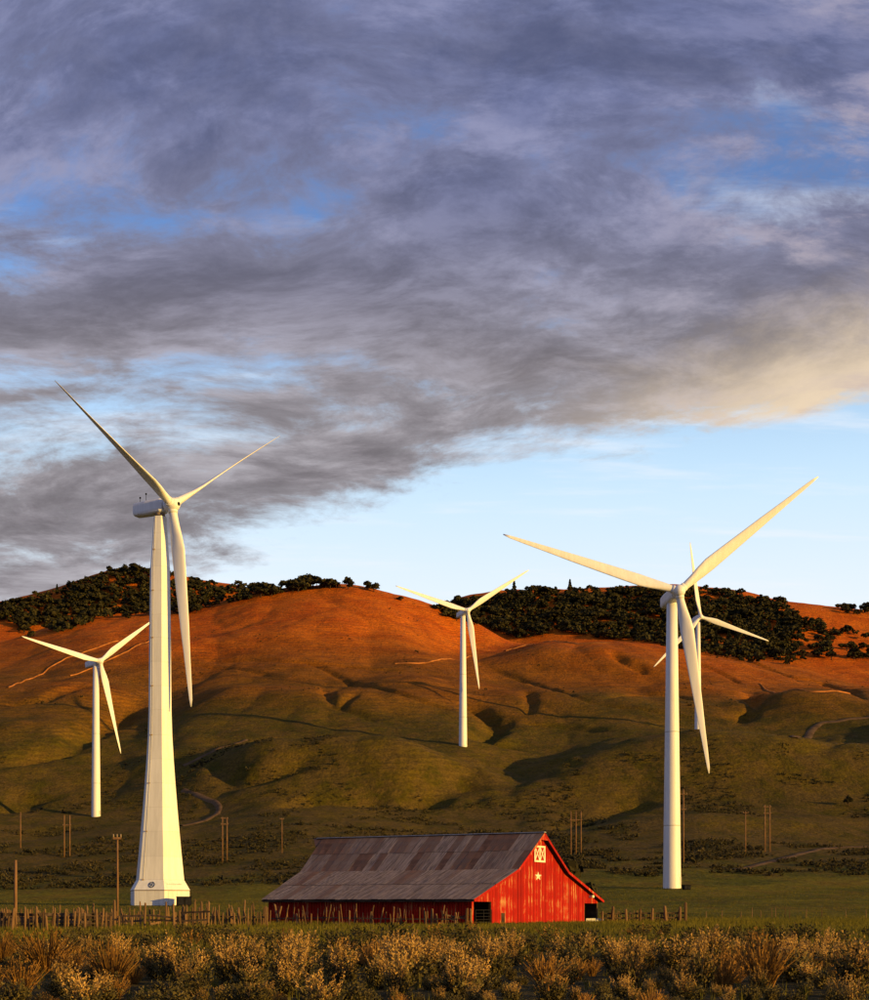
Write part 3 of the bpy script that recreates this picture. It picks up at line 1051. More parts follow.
def cabinet(px, Y, wd, ht, dp, label, dark=True):
    b = at_col(px, Y)
    r_ = empty('transformer_cabinet', b, R(18))
    tag(r_, label, 'cabinet', 'cabinets at the turbine feet')
    MB().box(-wd / 2, wd / 2, -dp / 2, dp / 2, 0, ht).build('body', M['black'], r_)
    MB().prism([(-wd / 2 - 0.1, -dp / 2 - 0.1, ht), (wd / 2 + 0.1, -dp / 2 - 0.1, ht), (wd / 2 + 0.1, dp / 2 + 0.1, ht), (-wd / 2 - 0.1, dp / 2 + 0.1, ht)], (0, 0, 0), (0, 0, 0.12)).build('lid', M['black'], r_)
    for s in (-1, 1):
        MB().box(s * wd / 4 - wd * 0.2, s * wd / 4 + wd * 0.2, -dp / 2 - 0.05, -dp / 2 - 0.005, 0.25, ht - 0.15).build('door', M['dgrey'], r_)


cabinet(184, 357, 3.3, 2.1, 2.2, 'dark transformer cabinet at the foot of the six sided tower')
cabinet(686.5, 404, 1.9, 1.2, 1.4, 'small dark transformer cabinet at the foot of the right round tower')

# ------------------------------------------------------------------ barn
BX, BY, AL = 3.47, 138.6, R(29.0)
BW = 29.8
barn = empty('barn', (BX, BY, Hs(BX, BY) * 0.0), PI / 2 - AL)
tag(barn, 'long red timber barn with a white star and grey iron roof', 'barn')


def bcol(px):
    u_ = (px - HX) / F
    return (u_ * BY - BX) / (math.sin(AL) - u_ * math.cos(AL))


def bz(px, py):
    x_ = bcol(px)
    return (HY - py) / F * (BY + x_ * math.cos(AL)) + CZ


PROF = [(-0.55, 2.36), (8.9, 5.36), (14.9, 9.14), (20.9, 5.36), (30.35, 2.36)]


def rz(x):
    return float(np.interp(x, [p_[0] for p_ in PROF], [p_[1] for p_ in PROF]))


def far_y(x):        # the far end is not quite square
    return float(np.interp(x, [-0.55, 14.9, 30.35], [23.4, 26.2, 26.2]))


def board(name, x0, x1, y0, y1, zb0, zt0, zt1, mat, parent):
    """upright board in the plane of the gable (top edge may slope)"""
    vs = [(x0, y0, zb0), (x1, y0, zb0), (x1, y0, zt1), (x0, y0, zt0), (x0, y1, zb0), (x1, y1, zb0), (x1, y1, zt1), (x0, y1, zt0)]
    o_ = MB().add([(a - x0, b, c) for a, b, c in vs], [(0, 1, 2, 3), (7, 6, 5, 4), (0, 4, 5, 1), (1, 5, 6, 2), (2, 6, 7, 3), (3, 7, 4, 0)]).build(name, mat, parent, (x0, 0, 0))
    return o_


gw = empty('gable_wall', (0, 0, 0)); gw.parent = barn
lo0, lo1, lot = 0.15, bcol(491.5), bz(482, 901.6)
ro0, ro1, rob, rot_ = bcol(585), bcol(597.5), bz(591, 916), bz(591, 903.3)
nb = 98
bw = BW / nb
rb_ = random.Random(3)
for i in range(nb):
    x0, x1 = i * bw, (i + 1) * bw - 0.03
    yj = rb_.uniform(-0.02, 0.012)
    xm = 0.5 * (x0 + x1)
    t0, t1 = rz(x0) - 0.06, rz(x1) - 0.06
    b0 = rb_.uniform(0.02, 0.16)
    if lo0 < xm < lo1:
        board('board', x0, x1, yj, yj + 0.03, lot, max(t0, lot + .02), max(t1, lot + .02), M['red'], gw)
    elif ro0 < xm < ro1:
        board('board', x0, x1, yj, yj + 0.03, rot_, t0, t1, M['red'], gw)
    else:
        board('board', x0, x1, yj, yj + 0.03, b0, t0, t1, M['red'], gw)
lw = empty('side_wall', (0, 0, 0)); lw.parent = barn
nb2 = 76
Ls = 22.9
for i in range(nb2):
    y0, y1 = i * Ls / nb2, (i + 1) * Ls / nb2 - rb_.uniform(0.015, 0.045)
    xo = rb_.uniform(-0.02, 0.012)
    MB().box(xo, xo + 0.03, 0, y1 - y0, rb_.uniform(0.03, 0.25), 2.44).build('board', M['red'], lw, (0, y0 + 0.035, 0))
for i in range(nb2):
    y0 = i * Ls / nb2
    MB().box(-0.09, -0.022, 0, 0.06, 0.05, 2.42).build('batten', M['red'], lw, (0, y0 + 0.0, 0))
# inner skin, posts and the unseen walls
shell = MB()
fy = 22.8
shell.prism([(0.3, 0.25, 0.0), (0.3, 0.25, rz(0.3) - 0.15), (0.3, fy, rz(0.3) - 0.15), (0.3, fy, 0.0)], (0, 0, 0), (-0.1, 0, 0))
shell.prism([(BW - 0.1, 0.1, 0.0), (BW - 0.1, 0.1, 2.3), (BW - 0.1, 26, 2.3), (BW - 0.1, 26, 0.0)], (0, 0, 0), (0.1, 0, 0))
shell.prism([(0.2, fy, 0), (0.2, fy, rz(.2) - .1), (8.9, 24.5, 5.2), (14.9, 25.8, 8.9), (20.9, 25.8, 5.2), (BW, 25.8, 2.3), (BW, 25.8, 0)], (0, 0, 0), (0, 0.1, 0))
shell.prism([(lo1 + 0.1, 0.3, 0.0), (lo1 + 0.1, 0.3, rz(lo1) - 0.2), (8.9, 0.3, 5.1), (14.9, 0.3, 8.9), (20.9, 0.3, 5.1), (ro0 - 0.1, 0.3, rz(ro0) - 0.2), (ro0 - 0.1, 0.3, 0)], (0, 0, 0), (0, -0.12, 0))
shell.build('inner_lining', M['inside'], barn)
for x_ in (0.16, lo1 + 0.05, ro0 - 0.08, ro1 + 0.1):
    MB().box(x_ - 0.11, x_ + 0.11, 0.06, 0.28, 0, min(2.4, rz(x_) - 0.1)).build('door_post', M['post'], barn)
# roof deck and sheets
deck = MB()
for (xa, za), (xb, zb) in zip(PROF[:-1], PROF[1:]):
    deck.add([(xa, -0.45, za - 0.09), (xb, -0.45, zb - 0.09), (xb, far_y(xb), zb - 0.09), (xa, far_y(xa), za - 0.09),
              (xa, -0.45, za - 0.17), (xb, -0.45, zb - 0.17), (xb, far_y(xb), zb - 0.17), (xa, far_y(xa), za - 0.17)],
             [(0, 1, 2, 3), (7, 6, 5, 4), (0, 4, 5, 1), (1, 5, 6, 2), (2, 6, 7, 3), (3, 7, 4, 0)])
roof = deck.build('roof', M['inside'], barn)


def sheet(xa, za, xb, zb, ya0, ya1, yb0, yb1, lift, rust):
    """corrugated sheet: edge a (low) from ya0..ya1, edge b (high) from yb0..yb1"""
    n = 12
    nrm = Vector((-(zb - za), 0, xb - xa)).normalized()
    if nrm.z < 0:
        nrm = -nrm
    V = []
    cx, cy, cz_ = xa, ya0, za
    for j in range(n + 1):
        f_ = j / n
        c_ = 0.028 if j % 2 else 0.0
        for (x_, z_, y0_, y1_, l_) in ((xa, za, ya0, ya1, lift + 0.035), (xb, zb, yb0, yb1, lift)):
            p_ = Vector((x_, y0_ + (y1_ - y0_) * f_, z_)) + nrm * (c_ + l_)
            V.append((p_.x - cx, p_.y - cy, p_.z - cz_))
    fs = [(2 * j, 2 * j + 1, 2 * j + 3, 2 * j + 2) for j in range(n)]
    me = bpy.data.meshes.new('roof_sheet')
    me.from_pydata(V, [], fs)
    me.materials.append(M['roof'])
    o_ = link('roof_sheet', me, roof, (cx, cy, cz_))
    o_.color = (rust, rust, rust, 1)
    return o_


rr = random.Random(21)
rows = [(-0.60, 2.34, 4.3, 3.90), (4.1, 3.84, 8.98, 5.40), (8.75, 5.26, 12.0, 7.32), (11.9, 7.25, 14.9, 9.16)]
for ri_, (xa, za, xb, zb) in enumerate(rows):
    nc = 30
    fa, fb = far_y(xa), far_y(xb)
    rust = 0.2
    for c in range(nc):
        rust = (0.22 if ri_ < 2 else 0.52) + 0.48 * float(pnoise(np.array([c / 2.6 + (0 if ri_ < 2 else 40)]), np.array([ri_ * 0.4 + 0.3]))[0])
        y_ = lambda L_, k_: -0.5 + (L_ + 0.5) * k_ / nc
        jt = rr.uniform(-0.05, 0.05)
        sheet(xa + jt, za + jt * 0.4, xb, zb, y_(fa, c) - 0.03, y_(fa, c + 1) + 0.03, y_(fb, c) - 0.03, y_(fb, c + 1) + 0.03, 0.01 + 0.006 * (c % 2), rust + rr.uniform(-0.26, 0.26))
for ri_, (xa, za, xb, zb) in enumerate([(29.8 + 0.6, 2.34, 20.82, 5.40), (21.05, 5.26, 14.9, 9.16)]):
    for c in range(12):
        y_ = lambda k_: -0.5 + 26.7 * k_ / 12
        sheet(xa, za, xb, zb, y_(c) - 0.03, y_(c + 1) + 0.03, y_(c) - 0.03, y_(c + 1) + 0.03, 0.01 + 0.006 * (c % 2), rr.uniform(0.1, 0.7))
MB().bar((14.9, -0.55, 9.22), (14.9, 26.9, 9.22), 0.45, 0.07).build('ridge_cap', M['galv'], roof)
# hay hood at the far end
MB().prism([(13.3, 26.1, 8.18), (14.9, 26.1, 9.18), (14.9, 27.4, 9.18)], (0, 0, 0), (0.0, 0.0, -0.08)).build('hay_hood', M['roof'], roof)
# barge boards along the gable edge, front side red
for (xa, za), (xb, zb) in zip(PROF[:-1], PROF[1:]):
    MB().bar((xa, -0.50, za - 0.10), (xb, -0.50, zb - 0.10), 0.06, 0.26, up=(0, 0, 1)).build('barge_board', M['red'], roof)
MB().bar((-0.57, -0.45, 2.24), (-0.57, 23.2, 2.24), 0.05, 0.18).build('eave_board', M['inside'], roof)
# small hooded peak over the loft door
MB().prism([(13.9, -0.46, 8.40), (14.9, -0.46, 8.98), (15.9, -0.46, 8.40)], (0, 0, 0), (0, -0.05, 0)).build('peak_board', M['red'], gw)

# loft door with white frames and crossed braces
dx0, dx1 = bcol(533.6), bcol(544.4)
dz0, dz1 = bz(537, 862), bz(537, 845.5)
ld = MB().box(dx0, dx1, -0.07, -0.03, dz0, dz1).build('loft_door', M['red'], gw)
fw = 0.19
dm = 0.5 * (dx0 + dx1)
MB().box(dx0, dx1, -0.11, -0.072, dz1 - fw, dz1).box(dx0, dx1, -0.11, -0.072, dz0, dz0 + fw).box(dx0, dx0 + fw * 1.3, -0.11, -0.072, dz0 + fw, dz1 - fw).box(dx1 - fw * 1.3, dx1, -0.11, -0.072, dz0 + fw, dz1 - fw).box(dm - fw * 0.7, dm + fw * 0.7, -0.11, -0.072, dz0 + fw, dz1 - fw).build('door_frame', M['cream'], ld)
for a_, b_ in ((dx0 + fw, dm - fw * .5), (dm + fw * .5, dx1 - fw)):
    for q0, q1, yy in ((dz0 + fw, dz1 - fw, -0.085), (dz1 - fw, dz0 + fw, -0.10)):
        MB().bar((a_, yy, q0), (b_, yy, q1), 0.03, 0.13, up=(0, 0, 1)).build('cross_brace', M['cream'], ld)
# star
scx, scz = bcol(538), bz(538, 876.2)
so = 0.42
pts = []
for k_ in range(10):
    rr_ = (0.47 if k_ % 2 == 0 else 0.19)
    a_ = PI / 2 + k_ * PI / 5
    pts.append((scx + math.cos(a_) * rr_ * 1.75, -0.03, scz + math.sin(a_) * rr_))
sm = MB()
for k_ in range(10):
    sm.prism([(scx, -0.09, scz), tuple(pts[k_]), tuple(pts[(k_ + 1) % 10])], (0, 0, 0), (0, 0.002, 0))
sm.build('star', M['cream'], gw)
# low dark hatch, lamp, white panel under the right opening
hx0, hx1 = bcol(501), bcol(504.2)
MB().box(hx0, hx1, -0.06, -0.03, 0.15, bz(502, 913)).build('low_hatch', M['inside'], gw)
lm = MB().box(bcol(588.6), bcol(590.6), -0.45, -0.05, bz(589, 897.5), bz(589, 895.2)).build('flood_lamp', M['cream'], gw)
MB().bar((bcol(590), -0.03, bz(589, 897)), (bcol(590), -0.3, bz(589, 896.6)), 0.08, 0.08).build('lamp_bracket', M['black'], lm)
for k_ in range(7):
    x0 = ro0 + 0.05 + k_ * (bcol(604) - ro0) / 7
    MB().box(x0, x0 + (bcol(604) - ro0) / 7 - 0.06, -0.12, -0.08, 0.12, rob - 0.25).build('white_plank', M['faint'], gw)

# metal gate in the left opening
g0 = barn.matrix_basis @ Vector((0.4, -0.15, 0.0))
gate = empty('farm_gate', g0, PI / 2 - AL)
tag(gate, 'tubular metal gate closing the dark opening at the barn corner', 'gate')
gl = lo1 - 0.7
for z_ in (0.25, 0.5, 0.78, 1.08, 1.38):
    MB().tube([(0, 0, z_), (gl, 0, z_)], [0.035, 0.035], 6).build('rail', M['dgrey'], gate)
for x_ in (0.0, gl * 0.5, gl):
    MB().tube([(x_, 0, 0.02), (x_, 0, 1.42)], [0.04, 0.04], 6).build('upright', M['dgrey'], gate)


# ------------------------------------------------------------------ fences
POSTM = []
rp = random.Random(9)
for k_ in range(8):
    mb = MB()
    b_ = (rp.uniform(-.03, .03), rp.uniform(-.03, .03))
    mb.tube([(0, 0, -0.3), (b_[0], b_[1], 0.5), (b_[0] * 2, b_[1] * 2, 0.93), (b_[0] * 2.2, b_[1] * 2.2, 1.0)], [0.5, 0.47, 0.42, 0.3], 7, smooth=False)
    POSTM.append(mb.mesh('post', M['post']))


def post(parent, px, Y, ht, dia, lean=0.05, name='post', mesh=None):
    b = at_col(px, Y)
    o_ = link(name, mesh or rp.choice(POSTM), parent)
    o_.location = b - parent.location
    o_.scale = (dia, dia, ht)
    o_.rotation_euler = (rp.gauss(0, lean), rp.gauss(0, lean), rp.uniform(0, 6))
    return o_


def rail(parent, pxa, Ya, pxb, Yb, za, zb, ht=0.16, th=0.04, name='rail', mat='plank'):
    a, b = at_col(pxa, Ya), at_col(pxb, Yb)
    a.z += za; b.z += zb
    return MB().bar(a - parent.location, b - parent.location, th, ht).build(name, M[mat], parent)


# corral behind: thin dark posts
fb_ = empty('corral_fence', at_col(60, 150)); tag(fb_, 'row of thin dark posts at the back of the left corral', 'fence')
for px in (2, 8, 14, 21, 28, 31, 37, 46, 52, 60, 66, 73, 79, 86, 96, 104, 112, 122, 130, 138):
    post(fb_, px + rp.uniform(-1, 1), 150 + rp.uniform(-2, 2), rp.uniform(1.2, 1.9), rp.uniform(.13, .2), 0.04)
for q_ in range(60):
    post(fb_, rp.uniform(-4, 175), rp.uniform(132, 146), rp.uniform(0.9, 1.7), rp.uniform(.12, .22), 0.08)
rail(fb_, -8, 151, 60, 150, 0.75, 0.75); rail(fb_, 60, 150, 140, 149, 0.78, 0.7)
# front plank fence of the corral
ff = empty('plank_fence', at_col(50, 108)); tag(ff, 'low fence of old grey planks and stub posts at the left edge', 'fence')
for px in (-3, 1, 4, 8, 12, 14.5, 17, 22, 25, 29, 34, 37, 40, 43.5, 47, 52, 54, 57, 62, 65, 68, 71, 74, 78, 82, 85, 88, 93, 97, 102, 106, 110):
    post(ff, px, 108 + rp.uniform(-1.5, 1), rp.uniform(1.0, 1.75), rp.uniform(.14, .24), 0.07)
for a_, b_ in ((-6, 12), (12, 38), (38, 57), (57, 93), (93, 112)):
    for z_ in (0.35, 0.62, 0.9, 1.15):
        if rp.random() < 0.8:
            rail(ff, a_ - 1, 108.3, b_ + 1, 108.3, z_ + rp.uniform(-.06, .06), z_ + rp.uniform(-.06, .06), 0.2)
# tall posts in the middle of the corral
fm_ = empty('corral_fence', at_col(150, 122)); tag(fm_, 'corral of tall uneven posts below the six sided tower', 'fence')
for px, top_ in ((93, 903), (114.5, 900), (119, 916), (126, 914), (132, 917), (140.5, 901.5), (144.5, 902.5), (150, 915), (158, 914), (166, 902), (174, 903.5), (180, 910), (186, 914), (194, 902), (202, 901.5), (208, 901.5)):
    Yp = 122 + rp.uniform(-4, 4)
    base_row = HY + CZ / Yp * F
    post(fm_, px, Yp, (base_row - top_) * Yp / F, rp.uniform(.17, .24), 0.03)
for a_, b_, z_ in ((93, 119, .8), (119, 150, .9), (119, 150, .45), (150, 180, .6), (150, 180, 1.0), (174, 208, .5), (180, 210, 1.2)):
    rail(fm_, a_, 122.4, b_, 121.6, z_, z_ + rp.uniform(-.3, .3), 0.15)
rail(fm_, 150, 117, 161, 118, 0.35, 0.5, 0.16, 0.05, 'loose_plank', 'post')
# dense leaning pickets between the corral and the barn
fp = empty('picket_fence', at_col(230, 128)); tag(fp, 'dense fence of leaning split pickets left of the barn', 'fence')
px = 176.0
while px < 268:
    post(fp, px, 128 + rp.uniform(-1.5, 1.5), rp.uniform(1.1, 1.9) * (1.25 if rp.random() < .12 else 1), rp.uniform(.10, .19), 0.08, 'picket')
    px += rp.uniform(1.2, 2.6)
rail(fp, 176, 128.6, 222, 128.4, 0.8, 0.85, 0.12); rail(fp, 222, 128.4, 268, 128.2, 0.85, 0.8, 0.12)
# leaning posts along the barn's long wall
fw_ = empty('picket_fence', at_col(370, 132)); tag(fw_, 'sunlit leaning pickets in front of the dark barn side', 'fence')
px = 270.0
while px < 458:
    Yp = 139 - (px - 270) / 188 * 8 + rp.uniform(-1, 1)
    big_ = rp.random() < 0.22
    post(fw_, px, Yp, rp.uniform(1.0, 2.0), rp.uniform(.17, .27) if big_ else rp.uniform(.08, .14), 0.12, 'picket')
    px += rp.choice([1.6, 2.6, 3.6, 5.0, 6.5])
rail(fw_, 270, 139, 330, 136.4, .6, .7, 0.1); rail(fw_, 330, 136.4, 400, 133.4, .7, .6, 0.1); rail(fw_, 400, 133.4, 458, 131, .6, .6, 0.1)
# stub fence joining the barn corner
fc = empty('rail_fence', at_col(460, 131)); tag(fc, 'short rail fence with a stout post at the barn corner', 'fence')
for px, h_, d_ in ((443, 1.3, .2), (455.5, 1.2, .22), (466.5, 1.55, .32), (471, 1.5, .24)):
    post(fc, px, 132.5, h_, d_, 0.03)
rail(fc, 443, 132.7, 470, 132.7, 1.0, 0.55, 0.14); rail(fc, 443, 132.7, 470, 132.7, 0.55, 0.95, 0.12)
# fence right of the barn
fr = empty('picket_fence', at_col(645, 165)); tag(fr, 'old post and picket fence running right from the barn', 'fence')
for px, h_, d_ in ((602, 1.2, .25), (612, 1.75, .36), (626.5, 1.45, .3), (640, 1.5, .28), (652, 1.55, .3), (666, 1.8, .4), (680, 1.7, .34), (685.5, 2.2, .36)):
    post(fr, px, 163.5 + (px - 600) * .03, h_, d_, 0.04)
px = 604.0
while px < 684:
    post(fr, px, 164.2 + (px - 600) * .03, rp.uniform(.9, 1.35), rp.uniform(.10, .2), 0.12, 'picket')
    px += rp.uniform(1.7, 3.4)
for z_ in (.45, .95):
    rail(fr, 600, 163.8, 686, 166.4, z_, z_ + .05, .16)
# thin field fence farther right
fd = empty('field_fence', at_col(760, 225)); tag(fd, 'sparse line of thin stakes in the field at the right', 'fence')
for px in (706, 722, 741, 752, 760.5, 772, 775.5, 785, 789.5, 806, 822, 846, 866):
    post(fd, px, 225 + rp.uniform(-1, 1), rp.uniform(.9, 1.7), .12, 0.03)


# ------------------------------------------------------------------ utility poles
def pole(px, base_row=None, top_row=None, Y=None, label='', arms=(), r=0.16, spread=None, group='utility poles'):
    cols = spread or [px]
    if Y is None:
        b = spot(px, base_row)
    else:
        b = at_col(px, Y)
    Yp = b.y
    h = (HY - top_row) / F * Yp + CZ - b.z
    r_ = empty('utility_pole', b)
    tag(r_, label, 'utility pole', group)
    for c_ in cols:
        ox = (c_ - px) / F * Yp
        MB().tube([(ox, 0, -1.0), (ox, 0, h * .5), (ox, 0, h)], [r, r * .92, r * .8], 9).build('pole_shaft', M['pole'], r_)
    for (f_, half) in arms:
        xa = (cols[0] - px) / F * Yp - half; xb = (cols[-1] - px) / F * Yp + half
        am = MB().bar((xa, -r - .08, h * f_), (xb, -r - .08, h * f_), 0.18, 0.22).build('crossarm', M['pole'], r_)
        for s in (0.04, 0.5, 0.96):
            xi = xa + (xb - xa) * s
            MB().tube([(xi, -r - .08, h * f_ + .1), (xi, -r - .08, h * f_ + .42)], [.08, .05], 6).build('insulator', M['seam'], am)
    return r_


pole(15.5, top_row=860, Y=110, label='bare orange lit pole at the left edge, in front of the plank fence', r=0.13)
pole(117.5, top_row=837, Y=150, label='tall wooden pole with a short crossarm left of the six sided tower', arms=((0.985, 0.4),), r=0.11)
pole(20.5, 848, 812, label='single far pole near the left edge, on the brushy bench', r=0.22)
pole(67, 857, 815, label='twin pole frame left of the round far left tower foot', spread=[64.3, 69.8], arms=((0.76, .6),), r=0.24)
pole(225, 862, 817, label='twin pole frame just right of the six sided tower', spread=[222.5, 227.0], arms=((0.97, .5), (0.84, .5)), r=0.22)
pole(282, 853, 818, label='thin single pole above the left end of the barn roof', r=0.16, arms=((0.97, .7),))
pole(576, 856, 811, label='three legged pole frame behind the barn peak', spread=[571, 576, 581], arms=((0.8, .5),), r=0.22)
pole(683.5, 862, 789, label='tall dark pole close behind the right round tower', r=0.26, arms=((0.93, 1.2), (0.72, .8)))
pole(745.5, 854, 811, label='single pole with a small crossarm in the right field', r=0.22, arms=((0.96, 1.0),))
pole(767.3, 852, 805, label='twin pole frame rightmost of all the poles', spread=[765, 769.8], arms=((0.96, .5), (0.82, .5)), r=0.25)

# @@PART3
# ------------------------------------------------------------------ foliage prototypes (vertex / quad arrays)
def quads_from(cent, ax1, ax2):
    """one quad per row: centre and two half axes"""
    V = np.stack([cent - ax1 - ax2, cent + ax1 - ax2, cent + ax1 + ax2, cent - ax1 + ax2], 1).reshape(-1, 3)
    n = len(cent)
    return V, np.arange(n * 4).reshape(n, 4)


def rand_dirs(n, rng):
    v_ = rng.normal(size=(n, 3))
    return v_ / np.linalg.norm(v_, axis=1)[:, None]


def oak_crown(rng, lobes=9, leaves=520, size=0.075):
    """unit-height broad crown made of leafy lobes; z from 0.12 to 1"""
    cen, rad = [], []
    for i in range(lobes):
        a = rng.uniform(0, 2 * PI); rr_ = rng.uniform(0.05, 0.42) ** 0.9
        z_ = rng.uniform(0.34, 0.80) - 0.35 * rr_
        cen.append((math.cos(a) * rr_, math.sin(a) * rr_, z_ + 0.05)); rad.append(rng.uniform(0.15, 0.26))
    cen = np.array(cen); rad = np.array(rad)
    k_ = rng.integers(0, lobes, leaves)
    d = rand_dirs(leaves, rng)
    d[:, 2] = np.abs(d[:, 2]) * 0.9 - 0.25 * (rng.random(leaves) < 0.4)
    c_ = cen[k_] + d * (rad[k_] * rng.uniform(0.55, 1.08, leaves))[:, None]
    nrm = d + rng.normal(size=(leaves, 3)) * 0.55
    nrm /= np.linalg.norm(nrm, axis=1)[:, None]
    a1 = np.cross(nrm, rand_dirs(leaves, rng)); a1 /= np.linalg.norm(a1, axis=1)[:, None]
    a2 = np.cross(nrm, a1)
    s_ = rng.uniform(0.5, 1.15, leaves)[:, None] * size
    return quads_from(c_, a1 * s_ * 0.8, a2 * s_ * 0.6)


def conifer_crown(rng, leaves=420, size=0.06):
    z_ = 0.14 + 0.86 * rng.random(leaves) ** 1.25
    tier = 0.5 + 0.5 * np.sin(z_ * 40 + rng.uniform(0, 6))
    rr_ = (1.02 - z_) * 0.30 * (0.75 + 0.35 * tier) * rng.uniform(0.35, 1.05, leaves)
    a = rng.uniform(0, 2 * PI, leaves)
    c_ = np.stack([np.cos(a) * rr_, np.sin(a) * rr_, z_], 1)
    out = np.stack([np.cos(a), np.sin(a), -0.35 + 0 * a], 1)
    a1 = out / np.linalg.norm(out, axis=1)[:, None]
    a2 = np.cross(a1, rand_dirs(leaves, rng)); a2 /= np.linalg.norm(a2, axis=1)[:, None]
    s_ = rng.uniform(0.6, 1.2, leaves)[:, None] * size
    return quads_from(c_, a1 * s_, a2 * s_ * 0.5)


def sage_proto(rng, stems=46, per=17, leaf=0.035, wide=0.75, top=0.8):
    """unit-height leafy dome of a sagebrush"""
    C, A1, A2 = [], [], []
    for i in range(stems):
        az = rng.uniform(0, 2 * PI)
        lean = rng.beta(1.6, 1.6) * wide
        d0 = np.array([math.cos(az) * lean, math.sin(az) * lean, 1.0])
        d0 /= np.linalg.norm(d0)
        L_ = rng.uniform(0.6, 1.0) * (1.0 - 0.25 * lean) * top
        root_ = np.array([math.cos(az), math.sin(az), 0]) * rng.uniform(0, 0.14)
        for j in range(per):
            f_ = 0.2 + 0.8 * (j + rng.random()) / per
            p_ = root_ + d0 * L_ * f_ + np.array([0, 0, 0.10]) * L_ * f_ * f_ + rng.normal(size=3) * (0.06 * (1.2 - f_) + 0.012)
            g = d0 + rng.normal(size=3) * 0.5
            g /= np.linalg.norm(g)
            s_ = np.cross(g, rng.normal(size=3)); s_ /= np.linalg.norm(s_)
            ls = leaf * rng.uniform(0.6, 1.3)
            C.append(p_); A1.append(g * ls); A2.append(s_ * ls * 0.42)
    return quads_from(np.array(C), np.array(A1), np.array(A2))


def plume_proto(rng, stems=16, per=26, leaf=0.030, wide=0.6):
    """upright flower stalks standing clear of the dome"""
    C, A1, A2 = [], [], []
    for i in range(stems):
        az = rng.uniform(0, 2 * PI)
        lean = rng.uniform(0.0, 1.0) ** 0.8 * wide
        d0 = np.array([math.cos(az) * lean, math.sin(az) * lean, 1.0]); d0 /= np.linalg.norm(d0)
        L_ = rng.uniform(0.72, 1.12) * (1.02 - 0.22 * lean)
        bend = np.array([0, 0, 1.0]) * 0.12
        for j in range(per):
            f_ = 0.45 + 0.55 * (j + rng.random()) / per
            p_ = d0 * L_ * f_ + bend * f_ * f_ + rng.normal(size=3) * (0.030 * (1.25 - f_) + 0.006)
            g = d0 + rng.normal(size=3) * 0.38
            g /= np.linalg.norm(g)
            s_ = np.cross(g, rng.normal(size=3)); s_ /= np.linalg.norm(s_)
            ls = leaf * rng.uniform(0.6, 1.2) * (1.15 - 0.4 * f_)
            C.append(p_); A1.append(g * ls); A2.append(s_ * ls * 0.42)
    return quads_from(np.array(C), np.array(A1), np.array(A2))


def bunch_proto(rng, stems=150, wide=0.9):
    """unit-height fan of thin dry stems"""
    V, Q = [], []
    for i in range(stems):
        az = rng.uniform(0, 2 * PI)
        lean = rng.uniform(0.0, wide)
        d0 = np.array([math.cos(az) * lean, math.sin(az) * lean, 1.0]); d0 /= np.linalg.norm(d0)
        L_ = rng.uniform(0.5, 1.05) * (1.05 - 0.25 * lean)
        root_ = np.array([math.cos(az), math.sin(az), 0]) * rng.uniform(0, 0.16)
        s_ = np.cross(d0, rng.normal(size=3)); s_ /= np.linalg.norm(s_)
        wd_ = rng.uniform(0.006, 0.012)
        p1 = root_ + d0 * L_ * 0.55 + np.array([0, 0, 0.02])
        p2 = root_ + d0 * L_ + np.array([math.cos(az), math.sin(az), -0.3]) * 0.12 * lean
        b_ = len(V)
        V += [root_ - s_ * wd_, root_ + s_ * wd_, p1 + s_ * wd_, p1 - s_ * wd_, p2 + s_ * wd_ * 0.8, p2 - s_ * wd_ * 0.8]
        Q += [(b_, b_ + 1, b_ + 2, b_ + 3), (b_ + 3, b_ + 2, b_ + 4, b_ + 5)]
        if rng.random() < 0.6:                     # seed head
            for q_ in range(3):
                pp = p2 + rng.normal(size=3) * 0.022 - d0 * 0.03 * q_
                t_ = np.cross(d0, rng.normal(size=3)); t_ /= np.linalg.norm(t_)
                b_ = len(V)
                V += [pp - d0 * .025 - t_ * .010, pp - d0 * .025 + t_ * .010, pp + d0 * .025 + t_ * .010, pp + d0 * .025 - t_ * .010]
                Q.append((b_, b_ + 1, b_ + 2, b_ + 3))
    return np.array(V), np.array(Q)


def tuft_proto(rng, n=7):
    V, T = [], []
    for i in range(n):
        az = rng.uniform(0, 2 * PI); lean = rng.uniform(0.05, 0.55)
        d0 = np.array([math.cos(az) * lean, math.sin(az) * lean, 1.0])
        r0 = np.array([math.cos(az), math.sin(az), 0]) * rng.uniform(0, 0.35)
        s_ = np.array([-math.sin(az + 0.6), math.cos(az + 0.6), 0]) * 0.05
        b_ = len(V)
        V += [r0 - s_, r0 + s_, r0 + d0 * rng.uniform(0.6, 1.1)]
        T.append((b_, b_ + 1, b_ + 2))
    return np.array(V), np.array(T)


